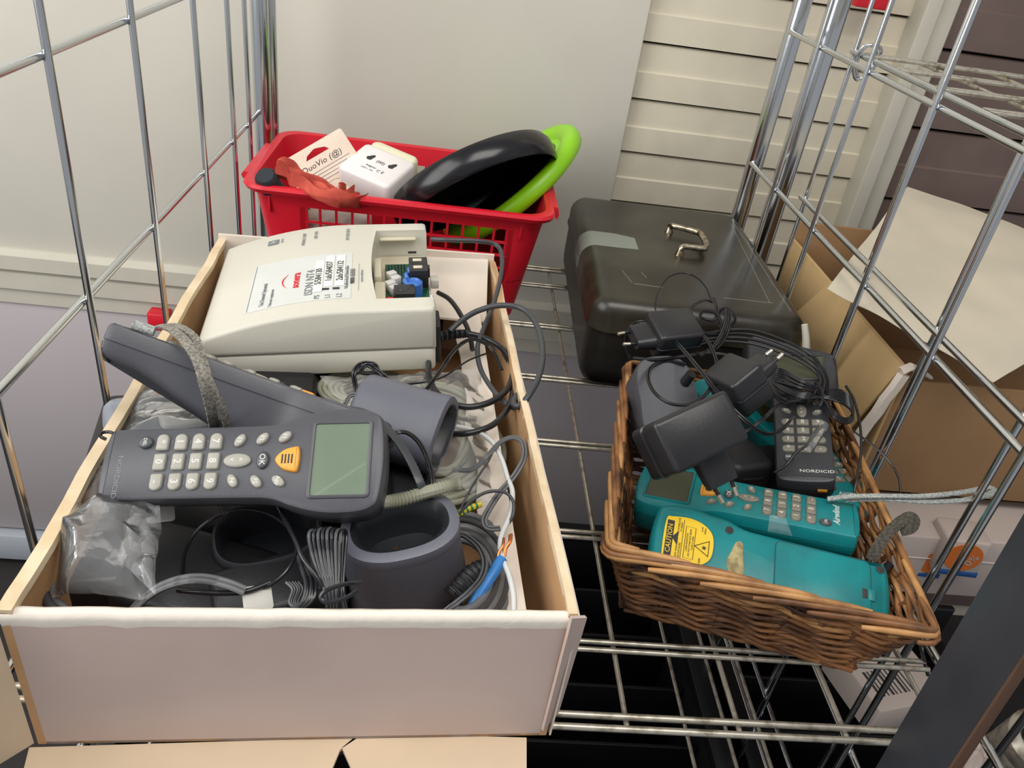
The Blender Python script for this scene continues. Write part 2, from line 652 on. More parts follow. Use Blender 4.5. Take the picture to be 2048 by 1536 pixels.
# ================================================================== UNDER THE SHELF
cr = thing('storage_crate', 'black ribbed plastic crate on the lower shelf, seen through the wires', 'crate', Vector((0.05, 0.55, -0.75)))
V = [rbox(0, 0, 0, 0.45, 0.66, 0.02, 0.01), rbox(0, 0, 0.0, 0.45, 0.015, 0.27, 0.006), rbox(0, 0.645, 0.0, 0.45, 0.66, 0.27, 0.006),
     rbox(0, 0, 0.0, 0.015, 0.66, 0.27, 0.006), rbox(0.435, 0, 0.0, 0.45, 0.66, 0.27, 0.006)]
mesh('tub', *merge(*V), 'crate_black', cr)
mesh('rim', *merge(rbox(-0.012, -0.012, 0.25, 0.462, 0.018, 0.275, 0.005), rbox(-0.012, 0.642, 0.25, 0.462, 0.672, 0.275, 0.005),
                   rbox(-0.012, -0.012, 0.25, 0.018, 0.672, 0.275, 0.005), rbox(0.432, -0.012, 0.25, 0.462, 0.672, 0.275, 0.005)), 'crate_black', cr)
for i in range(6):
    mesh('rib', *rbox(0.06 + i * 0.065, -0.01, 0.01, 0.068 + i * 0.065, 0.004, 0.25, 0.003), 'crate_black', cr)
for i in range(5):
    mesh('divider', *rbox(0.02, 0.10 + i * 0.11, 0.02, 0.43, 0.106 + i * 0.11, 0.22, 0.002), 'crate_black', cr)
c2 = copy_tree(cr)
c2.location = (0.56, 0.50, -0.78)
c2['label'] = 'black ribbed plastic crate on the lower shelf, the one nearer the black board'
c2 = copy_tree(cr)
c2.location = (-0.42, 0.52, -0.76)
c2['label'] = 'black ribbed plastic crate low down under the cardboard box'
for q in (cr, c2): pass
tr = thing('plastic_tray', 'wide black tray under the crates, filling the floor of the rack', 'tray', Vector((-0.5, 0.05, -1.0)))
mesh('tray_base', *rbox(0, 0, 0, 1.9, 1.35, 0.02, 0.02), 'crate_black', tr)
mesh('tray_wall', *merge(rbox(0, 0, 0, 1.9, 0.02, 0.18, 0.008), rbox(0, 1.33, 0, 1.9, 1.35, 0.18, 0.008), rbox(0, 0, 0, 0.02, 1.35, 0.18, 0.008)), 'crate_black', tr)

# ================================================================== BEYOND THE RIGHT GRID
car = thing('open_carton', 'brown cardboard carton with torn white corner beyond the right grid', 'box', Vector((0.62, 0.875, -0.06)))
mesh('front_panel', *rbox(0.0, 0.0, 0.0, 0.56, 0.005, 0.19, 0.002), 'carton_brown', car)
mesh('side_panel', *rbox(-0.004, 0.0, 0.0, 0.001, 0.46, 0.205, 0.002), 'carton_pale', car)
mesh('back_panel', *rbox(0.0, 0.455, 0.0, 0.56, 0.46, 0.235, 0.002), 'carton_brown', car)
mesh('base_panel', *rbox(0.0, 0.0, 0.0, 0.56, 0.46, 0.004, 0.002), 'carton_brown', car)
V = [(-0.004, 0.01, 0.205), (-0.004, 0.27, 0.205), (-0.045, 0.30, 0.10), (-0.05, 0.02, 0.04), (0.0, 0.01, 0.207), (0.0, 0.27, 0.207), (-0.041, 0.30, 0.102), (-0.046, 0.02, 0.042)]
mesh('outer_flap', V, [(0, 1, 2, 3), (4, 7, 6, 5), (0, 3, 7, 4), (1, 5, 6, 2), (0, 4, 5, 1), (3, 2, 6, 7)], 'carton_pale', car, 0)
P = []
for i in range(9):
    t = i / 8
    P.append(Vector((-0.006 - 0.035 * t, -0.002 + random.uniform(-0.002, 0.002), 0.200 - 0.165 * t)))
mesh('torn_edge', *tubevf(P, lambda t: 0.007 - 0.002 * t, 6, rx=0.010), 'carton_torn', car, 20)
mesh('torn_corner', *xf(tubevf([Vector((-0.012, -0.004, 0.204)), Vector((0.0, -0.002, 0.212)), Vector((0.014, 0.0, 0.208)), Vector((0.034, 0.0, 0.198))], lambda t: 0.008 * (1 - t * .7), 5, rx=0.006), Matrix()), 'carton_torn', car, 20)


def sheet(name, c4, m, nu=24, nv=24, amp=0.004, scale=9, dome=0.0, seed=0, thick=0.0008, label=None, cat_=None, parent=None, ridge=False, par_inv=None, holes=None):
    """crumpled sheet spanning four corners (a,b,c,d in order round it), with a real thickness"""
    a, b, c, d = [Vector(p) for p in c4]
    ctr = (a + b + c + d) / 4
    nrm = (b - a).cross(d - a).normalized()
    if nrm.z < 0: nrm = -nrm
    V, F = [], []
    for i in range(nu + 1):
        for j in range(nv + 1):
            u, v = i / nu, j / nv
            p = a * (1 - u) * (1 - v) + b * u * (1 - v) + c * u * v + d * (1 - u) * v
            q = p * scale + Vector((seed * 7.3, seed * 3.1, seed))
            h = noise.noise(q) + 0.5 * noise.noise(q * 2.3)
            if ridge: h = (1 - abs(noise.noise(q)) * 3) + 0.6 * (1 - abs(noise.noise(q * 2.1 + Vector((5, 5, 5)))) * 3)
            h *= amp
            h += dome * (1 - (2 * u - 1) ** 4) * (1 - (2 * v - 1) ** 4)
            V.append(p + nrm * h - ctr)
    n = len(V)
    for i in range(nu):
        for j in range(nv):
            k = i * (nv + 1) + j
            F.append((k, k + nv + 1, k + nv + 2, k + 1))
    V2 = [v - nrm * thick for v in V]
    F2 = [tuple(x + n for x in reversed(f)) for f in F]
    E = []
    ring = [j for j in range(nv + 1)] + [i * (nv + 1) + nv for i in range(1, nu + 1)] + [nu * (nv + 1) + j for j in range(nv - 1, -1, -1)] + [i * (nv + 1) for i in range(nu - 1, 0, -1)]
    for i in range(len(ring)):
        x, y = ring[i], ring[(i + 1) % len(ring)]
        E.append((x, y, y + n, x + n))
    o = mesh(name, V + V2, F + F2 + E, m, parent, 40 if not ridge else 22)
    o.location = ctr
    if label: tagged(o, label, cat_)
    return o


sheet('paper_sheet', [at(1815, 373, 0.235), at(1655, 577, 0.215), at(1985, 768, 0.185), at(2330, 560, 0.22)], 'paper_wrap', 30, 30, 0.006, 7, 0.006, 3,
      label='big sheet of cream packing paper lying over the brown carton', cat_='paper')
pc = thing('parcel', 'pale pink white parcel under the brown carton, right of the wicker basket', 'box', Vector((0.60, 0.80, -0.185)))
mesh('parcel_body', *rbox(0, 0, 0, 0.5, 0.4, 0.11, 0.006), 'pack_white', pc)
mesh('parcel_seam', *rbox(-0.001, -0.001, 0.07, 0.501, 0.2, 0.0715, 0.0004), 'carton_torn', pc)


def pack(px, py, w, h, lab, y=0.78):
    p = aty(px, py, y)
    t = thing('tobacco_pack' if False else 'snack_pack', lab, 'pack', frame(p, (1, -0.12, 0.04)), 'orange and white packs')
    mesh('pack_body', *rbox(-w / 2, 0, -h / 2, w / 2, 0.05, h / 2, 0.006), 'pack_white', t)
    out = [(math.cos(a) * w * 0.42, math.sin(a) * h * 0.40) for a in [2 * PI * i / 28 for i in range(28)]]
    V, F = loft(out, [(0, 0), (0.0012, 0.0006)])
    V = [(x, -z_, y_ + h * 0.05) for x, y_, z_ in V]
    mesh('round_print', V, F, 'pack_orange', t)
    V, F = rbox(-w * 0.49, -0.0013, -h * 0.5, w * 0.49, 0.002, -h * 0.36, 0.001)
    mesh('blue_band', V, F, 'pack_blue', t)
    text(t, '0%', h * 0.28, (0.012, -0.0016, 0.0), 'pack_white', rx=PI / 2, ry=-1.1)
    return t


pack(1925, 1118, 0.062, 0.062, 'white pack with a large orange disc, beside the black board')
pack(1862, 1128, 0.04, 0.05, 'small orange and white pack half hidden behind the wicker basket rim', 0.80)
lb = thing('labelled_box', 'pale box with a barcode label under the shelf below the wicker basket', 'box', frame(at(1822, 1412, -0.24), (1, 0.25, 0)))
mesh('box_body', *rbox(-0.05, 0, -0.05, 0.07, 0.11, 0.0, 0.004), 'pack_white', lb)
for i in range(9):
    mesh('barcode_bar', *rbox(-0.035 + i * 0.007, 0.02, 0.0, -0.035 + i * 0.007 + 0.002 + 0.002 * (i % 3 == 0), 0.06, 0.0006, 0.0003), 'ink', lb)
sv = thing('steel_canister', 'brushed steel canister at the bottom right corner, below the black board', 'canister', frame(at(2062, 1500, -0.1), (0.3, 0.5, 0.2)))
circ = [(0.035 * math.cos(2 * PI * i / 28), 0.035 * math.sin(2 * PI * i / 28)) for i in range(28)]
mesh('can_body', *loft(circ, [(-0.12, 0.004), (-0.115, 0), (0.0, 0), (0.004, 0.002), (0.008, 0.0), (0.03, 0.0), (0.04, 0.012)]), 'shelf_zinc', sv)
mesh('can_lid', *loft(inset(circ, 0.008), [(0.04, 0), (0.05, 0.001), (0.052, 0.004)]), 'chrome', sv)
sheet('mesh_bag', [at(1925, 1470, -0.12), at(1915, 1560, -0.12), at(1985, 1560, -0.12), at(1965, 1480, -0.12)], 'pack_white', 14, 14, 0.006, 40, 0.012, 2, ridge=True,
      label='white crumpled bag between the black board and the steel canister', cat_='bag')

# ================================================================== BIG CARDBOARD BOX
A_ = Vector((-0.281, 0.384, 0)); B_ = Vector((0.124, 0.413, 0)); C_ = Vector((0.069, 1.06, 0)); D_ = Vector((-0.307, 1.03, 0))
HB = 0.150
bx = thing('cardboard_box', 'big open cardboard box of cables and terminals, white outside and brown inside', 'box', A_)


def wallpan(name, p, q, h0, h1, t, m, inward, parent=bx, org=A_, nz=8, wav=0.0, seed=0, z0=0.0, lean=0.0):
    p, q = Vector(p), Vector(q)
    d = (q - p).normalized()
    nrm = Vector((-d.y, d.x, 0)) * (1 if inward > 0 else -1)
    rings = []
    N = 22
    for i in range(N + 1):
        u = i / N
        b = p.lerp(q, u)
        hh = h0 + (h1 - h0) * u + wav * noise.noise(Vector((u * 9, seed, 0)))
        w = nrm * (wav * 1.4 * noise.noise(Vector((u * 5, seed + 4, 0))) + lean)
        rings.append([b + Vector((0, 0, z0)) - org, b + nrm * t + Vector((0, 0, z0)) - org, b + nrm * t + w + Vector((0, 0, hh)) - org, b + w + Vector((0, 0, hh)) - org])
    return mesh(name, *skin(rings), m, parent, 30)


wallpan('front_panel', A_, B_, HB - 0.004, HB - 0.004, 0.004, 'white_card', 1)
wallpan('side_panel', D_, A_, HB + 0.004, HB, 0.006, 'kraft', 1, wav=0.002, seed=1)
wallpan('side_panel', B_, C_, HB, HB + 0.004, 0.006, 'kraft', 1, wav=0.003, seed=2)
wallpan('back_panel', C_, D_, HB + 0.012, HB + 0.012, 0.005, 'lining_white', 1, seed=3)
V = [Vector((p.x, p.y, z_)) - A_ for z_ in (0.0, 0.003) for p in (A_, B_, C_, D_)]
mesh('base_panel', V, [(0, 3, 2, 1), (4, 5, 6, 7), (0, 1, 5, 4), (1, 2, 6, 5), (2, 3, 7, 6), (3, 0, 4, 7)], 'kraft', bx, 0)
# rolled white top fold on the front panel
P = [A_.lerp(B_, t / 30) + Vector((0, 0.002, HB - 0.006 + 0.0008 * noise.noise(Vector((t * 0.8, 0, 0))))) - A_ for t in range(31)]
d = (B_ - A_).normalized()
rings = []
pr = [(-0.0016, -0.010), (-0.0032, 0.0), (-0.0022, 0.005), (0.002, 0.0065), (0.006, 0.004), (0.0065, -0.004), (0.004, -0.012)]
for i, p in enumerate(P):
    s = Vector((-d.y, d.x, 0))
    j = 0.0004 * noise.noise(Vector((i * 0.9, 3, 0)))
    rings.append([p + s * (a + j) + Vector((0, 0, b + j)) for a, b in pr])
mesh('folded_edge', *skin(rings), 'white_edge', bx, 60)
# pale bare edges along the side rims
for p, q, s in ((D_, A_, 1), (B_, C_, 2)):
    rings = []
    for i in range(41):
        u = i / 40
        b = p.lerp(q, u)
        dd = (q - p).normalized(); nn = Vector((-dd.y, dd.x, 0))
        hh = (HB + 0.004 if s == 1 and u < 0.5 else HB + 0.002) + 0.002 * noise.noise(Vector((u * 9, s, 0)))
        w = 0.0028 * noise.noise(Vector((u * 5, s + 4, 0))) * (1 if s == 1 else 1.2)
        j = 0.0010 * noise.noise(Vector((u * 60, s, 9)))
        wd = 0.0095 if s == 1 else 0.006
        rings.append([b + nn * (w - 0.0012 + j) + Vector((0, 0, hh - 0.006)) - A_, b + nn * (w - 0.0008 + j) + Vector((0, 0, hh + 0.0012)) - A_,
                      b + nn * (w + wd + j) + Vector((0, 0, hh + 0.0012)) - A_, b + nn * (w + wd + j) + Vector((0, 0, hh - 0.006)) - A_])
    mesh('bare_edge', *skin(rings), 'kraft_edge', bx, 30)
# white strip of the outer face showing along the right rim, and the tab at the near right corner
wallpan('outer_skin', B_ + Vector((0.004, 0.0, 0)), C_ + Vector((0.003, 0, 0)), HB - 0.002, HB, 0.0015, 'lining_white', 1, wav=0.002, seed=2)
V = [Vector(p) - A_ for p in ((0.118, 0.409, 0.155), (0.131, 0.415, 0.150), (0.137, 0.445, 0.10), (0.131, 0.424, 0.02), (0.118, 0.412, 0.01))]
V2 = [v + Vector((0.0015, -0.0025, 0)) for v in V]
mesh('corner_tab', V + V2, [(0, 1, 2, 3, 4), (9, 8, 7, 6, 5)] + [(i, (i + 1) % 5, (i + 1) % 5 + 5, i + 5) for i in range(5)], 'white_card', bx, 0)
# inner flaps
V = [at(1002, 640, 0.145) - A_, at(1033, 640, 0.135) - A_, at(1090, 1216, 0.135) - A_, at(1040, 1216, 0.105) - A_]
V = [(C_ + Vector((-0.048, -0.10, 0.100))) - A_, (C_ + Vector((-0.016, -0.10, 0.118))) - A_, (B_ + Vector((-0.028, 0.008, 0.108))) - A_, (B_ + Vector((-0.052, 0.006, 0.094))) - A_]
vv = []
NF = 24
for i in range(NF + 1):
    u = i / NF
    a = V[0].lerp(V[3], u); b = V[1].lerp(V[2], u)
    w = 0.004 * noise.noise(Vector((u * 8, 1, 2)))
    vv.append([a + Vector((w * 1.5, 0, w)), a.lerp(b, .5) + Vector((0, 0, 0.004 + w)), b, b - Vector((0, 0, 0.002)), a.lerp(b, .5) + Vector((0, 0, 0.002 + w)), a + Vector((w * 1.5, 0, w - 0.002))])
mesh('inner_flap', *skin(vv), 'lining_white', bx, 30)
V = [(C_ + Vector((-0.19, -0.006, 0.155))) - A_, (C_ + Vector((-0.008, -0.006, 0.155))) - A_, (C_ + Vector((-0.006, -0.11, 0.110))) - A_, (C_ + Vector((-0.17, -0.11, 0.110))) - A_]
V2 = [v - Vector((0, 0, 0.003)) for v in V]
mesh('inner_flap', V + V2, [(0, 1, 2, 3), (7, 6, 5, 4)] + [(i, (i + 1) % 4, (i + 1) % 4 + 4, i + 4) for i in range(4)], 'lining_white', bx, 0)
# outer flap folded out at the near left corner
V = [Vector(p) - A_ for p in ((-0.284, 0.384, 0.150), (-0.284, 0.384, 0.001), (-0.37, 0.29, 0.001), (-0.39, 0.27, 0.135))]
V2 = [v + Vector((-0.003, 0.003, 0)) for v in V]
mesh('outer_flap', V + V2, [(0, 1, 2, 3), (7, 6, 5, 4)] + [(i, (i + 1) % 4, (i + 1) % 4 + 4, i + 4) for i in range(4)], 'flap_cream', bx, 0)
# cardboard flaps lying on the shelf under the front of the box
for nm, pts, lab in (('cardboard_flap', ((60, 1500), (716, 1480), (680, 1504), (640, 1600), (30, 1620)), 'cream cardboard flap under the box front, left of the dark notch'),
                     ('cardboard_flap', ((684, 1500), (720, 1470), (1052, 1480), (1052, 1620), (738, 1620)), 'cream cardboard flap under the box front, right of the dark notch')):
    P = [at(a, b, 0.0012) for a, b in pts]
    c = sum(P, Vector()) / len(P)
    n = len(P)
    V = [p - c for p in P] + [p - c + Vector((0, 0, 0.0035)) for p in P]
    o = mesh(nm, V, [tuple(range(n))[::-1], tuple(range(n, 2 * n))] + [(i, (i + 1) % n, (i + 1) % n + n, i + n) for i in range(n)], 'flap_cream', None, 0)
    o.location = c
    tagged(o, lab, 'cardboard', 'cardboard flaps under the big box')
# lift the box onto the flaps' thickness
bx.location.z = 0.0052

# ================================================================== HANDHELD TERMINALS
DS = 1.15          # real length of a terminal: 0.23 m


def dev_outline(hw=0.0265, hh=0.039, L=0.2):
    top = [(0.0, 0.0), (0.0008, hw * 0.62), (0.003, hw * 0.90), (0.009, hw), (0.05, hw + 0.0003), (0.10, hw + 0.0006), (0.122, hw + 0.0016), (0.136, hw + 0.0065),
           (0.150, hh - 0.002), (0.165, hh), (0.182, hh - 0.0006), (0.192, hh - 0.0035), (0.1975, hh * 0.72), (L, 0.0)]
    pts = [(x, -y) for x, y in top] + [(x, y) for x, y in top[-2:0:-1]]
    P = cat([Vector((x * DS, y * DS, 0)) for x, y in pts], 4, True)
    return [(p.x, p.y) for p in P]


def terminal(name, label, mw, body, dark, lcd='lcd', keys=True, logo='NORDICID', seamm='bezel_dark', thick=0.028, keym='key_grey', head_deep=0.008, hd0=0.115, hd1=0.03, logom='ink_grey'):
    t = thing(name, label, 'terminal', mw)
    out = dev_outline()
    T = thick * DS
    V, F = loft(out, [(-T, 0.009), (-T + 0.003, 0.004), (-T + 0.009, 0.001), (-T * 0.52, 0.0)], (True, True))
    V = [(x, y, z - (head_deep * DS * min(1, max(0, (x / DS - hd0) / hd1)) if z < -T * 0.6 else 0)) for x, y, z in V]
    mesh('lower_shell', V, F, dark, t)
    V, F = loft(out, [(-T * 0.52, 0.0012), (-T * 0.47, 0.0012), (-T * 0.46, 0.0), (-0.004, 0.0), (-0.0013, 0.0008), (0.0, 0.003)])
    mesh('upper_shell', V, F, body, t)
    if not keys:
        return t
    # screen
    x0, x1, w = 0.150 * DS, 0.189 * DS, 0.0265 * DS
    outer = rrect(x0 - 0.003, -w - 0.003, x1 + 0.003, w + 0.003, 0.004, 4)
    inner = rrect(x0, -w, x1, w, 0.002, 4)
    R = [[(x, y, -0.001) for x, y in outer], [(x, y, 0.0012) for x, y in inset(outer, 0.0006)], [(x, y, 0.0018) for x, y in inset(outer, 0.0018)], [(x, y, 0.0014) for x, y in inner], [(x, y, 0.0003) for x, y in inner]]
    mesh('screen_frame', *skin(R, True, True, False), body, t)
    mesh('display', *loft(rrect(x0 + 0.0002, -w + 0.0002, x1 - 0.0002, w - 0.0002, 0.0018, 4), [(0.0001, 0), (0.0005, 0)]), lcd, t, 0)
    kx = [0.042, 0.055, 0.0675, 0.080]
    lab = [['*', '1', '4', '7'], ['0', '2', '5', '8'], ['-', '3', '6', '9']]
    if logo == 'Airwlind': lab = [['*', '1', '4', '7'], ['0', '2', '5', '8'], ['-', '3', '6', '9']]
    hx, hy = 0.0043 * DS, 0.0062 * DS
    rect = rrect(-hx, -hy, hx, hy, 0.0016, 3)
    rr_ = rrect(-hx, -hy, hx, hy, 0.0016, 3)
    dtop = rr_[:4] + [(hx * math.cos(a), hy - hx * 0.9 + hx * 0.9 * math.sin(a)) for a in [PI * i / 8 for i in range(9)]] + rr_[12:]
    dbot = [(-x, -y) for x, y in dtop]
    prot = {}
    for j in range(3):
        sh = (dtop, rect, dbot)[j]
        for i in range(4):
            if j not in prot:
                V, F = loft(sh, [(-0.001, 0), (0.0016, 0.0), (0.0026, 0.0005), (0.0030, 0.0015)])
                k = mesh('key', V, F, keym, t, 45)
                prot[j] = k
            else:
                k = prot[j].copy(); C.objects.link(k); k.parent = t
            k.location = (kx[i] * DS, (1 - j) * 0.0148 * DS, 0)
            text(k, lab[j][i], 0.0072 * DS, (0, 0, 0.0030), 'key_ink', rz=-PI / 2)
    el = [(0.0052 * DS * math.cos(2 * PI * i / 20), 0.0032 * DS * math.sin(2 * PI * i / 20)) for i in range(20)]
    V, F = loft(el, [(-0.001, 0), (0.0018, 0.0), (0.0026, 0.0005), (0.0030, 0.0014)])
    base = None
    for (x, y, a, s) in ((0.097, 0.0150, 58, 'F3'), (0.113, 0.0160, 48, 'F2'), (0.129, 0.0170, 42, 'F1'), (0.0955, -0.0150, -62, 'F4'), (0.112, -0.0158, -52, 'F5'), (0.1275, -0.0158, -38, 'App')):
        if base is None:
            base = k = mesh('function_key', V, F, keym, t, 45)
        else:
            k = base.copy(); C.objects.link(k); k.parent = t
        k.location = (x * DS, y * DS, 0)
        k.rotation_euler = (0, 0, math.radians(a))
        text(k, s, 0.0042 * DS, (0, 0, 0.0030), 'key_ink', rz=-PI / 2 - math.radians(a))
    V2 = [(x * 1.85, y * 1.6, z) for x, y, z in V]
    k = mesh('arrow_key', V2, F, keym, t, 45); k.location = (0.097 * DS, 0, 0)
    text(k, '<', 0.005 * DS, (-0.0035, 0, 0.0030)); text(k, '>', 0.005 * DS, (0.0035, 0, 0.0030))
    V2 = [(y * 1.35, x * 1.25, z) for x, y, z in V]
    k = mesh('ok_key', V2, F, 'key_dark', t, 45); k.location = (0.1148 * DS, 0, 0)
    text(k, 'OK', 0.0058 * DS, (0, 0, 0.0030), rz=-PI / 2)
    V2 = [(x * 1.0, y * 1.4, z) for x, y, z in V]
    k = mesh('delete_key', V2, F, 'key_dark', t, 45); k.location = (0.0297 * DS, 0.0150 * DS, 0)
    text(k, 'DEL', 0.0034 * DS, (0, 0, 0.0030), rz=-PI / 2)
    sh = cat([Vector(p) * DS for p in ((-0.0085, 0, 0), (-0.003, -0.0068, 0), (0.005, -0.0092, 0), (0.0078, -0.0085, 0), (0.0088, 0, 0), (0.0078, 0.0085, 0), (0.005, 0.0092, 0), (-0.003, 0.0068, 0))], 4, True)
    V, F = loft([(p.x, p.y) for p in sh], [(-0.001, 0), (0.0020, 0.0), (0.0030, 0.0006), (0.0034, 0.0018)])
    k = mesh('scan_key', V, F, 'key_orange', t, 45); k.location = (0.1322 * DS, 0, 0)
    for i in range(4):
        q = mesh('bar_mark', *rbox(-0.0042 + i * 0.0026, -0.004, 0.0033, -0.0042 + i * 0.0026 + 0.0013, 0.004, 0.0036, 0.0002), 'ink', k, 0)
    for i in range(3):
        for j in range(3):
            text(t, ('abc', 'jkl', 'stu', 'def', 'mno', 'vwx', 'ghi', 'pqr', 'yz')[i * 3 + j], 0.0026 * DS, ((0.0485 + i * 0.0128) * DS + 0.0002, (1 - j) * 0.0148 * DS, 0.0001), 'ink_grey', rz=-PI / 2)
    if logo == 'NORDICID':
        text(t, 'NORDICID', 0.0052 * DS, (0.0135 * DS, -0.010 * DS, 0.0001), logom, rz=-PI / 2, sx=1.25)
    else:
        text(t, logo, 0.0085 * DS, (0.020 * DS, -0.001 * DS, 0.0001), 'key_ink', rz=-PI / 2, shear=0.35)
    return t


# main terminal, lying across the box
Rm_ = Matrix(((0.9874, -0.0549, -0.1483), (-0.0324, 0.8477, -0.5294), (0.1548, 0.5276, 0.8353))).to_4x4()
mw = Rm_.copy(); mw.translation = (-0.2613, 0.5181, 0.1804)
main_t = terminal('handheld_terminal', 'dark grey handheld terminal with green screen and orange key, lying across the box', mw, 'device_dark', 'device_deep')
mesh('lanyard_eye', *tubevf(cat([Vector(p) for p in ((-0.001, 0.022, -0.002), (-0.005, 0.024, 0.0), (-0.006, 0.028, -0.002), (-0.002, 0.030, -0.005), (0.003, 0.028, -0.004))], 5), 0.0014, 6), 'cord_black', main_t)

# second terminal standing on edge behind it
p0 = at(238, 655, 0.240); p1 = at(668, 812, 0.185)
xd = (p1 - p0).normalized()
p1 = p0 + xd * 0.262
mw = frame(p0, xd, (0.16, 0.62, 0.75)) @ Matrix.Translation((0, -0.010, 0)) @ Matrix.Diagonal((1.12, 1.12, 1.0, 1))
t2 = terminal('handheld_terminal', 'dark handheld terminal leaning on its edge in the box, keys turned away, grey wrist strap', mw, 'device_dark', 'device_dark', thick=0.028, head_deep=0.034, hd0=0.03, hd1=0.10)
mesh('stylus_cap', *tubevf([Vector((0.018, -0.027, 0.004)), Vector((0.034, -0.026, 0.005))], 0.0045, 10), 'strap_light', t2)
strap_pts = [(318, 652, .25), (345, 660, .262), (375, 688, .268), (396, 724, .262), (408, 765, .25), (420, 810, .225), (430, 862, .185), (436, 895, .15)]


def strap(name, pts, w, m, label=None, parent=None, cat_='strap', th=0.0009, twist=None, sub=8):
    P = cat(px3(pts), sub)
    c = sum(P, Vector()) / len(P)
    P = [p - c for p in P]
    T, U = frames(P)
    rings = []
    for i, p in enumerate(P):
        s = T[i].cross(U[i]); u = U[i]
        if twist:
            a = twist(i / (len(P) - 1))
            s, u = s * math.cos(a) + u * math.sin(a), u * math.cos(a) - s * math.sin(a)
        k = 1 + 0.10 * (i % 2)
        rings.append([p - s * w * k - u * th, p + s * w * k - u * th, p + s * w * k + u * th * k, p + u * th * 1.5 * k, p - s * w * k + u * th * k])
    o = mesh(name, *skin(rings), m, parent, 25)
    o.location = c
    if label: tagged(o, label, cat_)
    return o


st = strap('wrist_strap', strap_pts, 0.0040, 'strap_grey', 'ribbed grey wrist strap hanging from the leaning terminal, wider front length', sub=10)
strap('wrist_strap', [(318, 652, .248), (355, 652, .260), (390, 676, .262), (405, 715, .258), (420, 765, .245), (444, 815, .220), (457, 868, .185), (462, 900, .15)], 0.0030, 'strap_grey',
      'thinner ribbed grey strap length behind the wider one on the leaning terminal', sub=10)


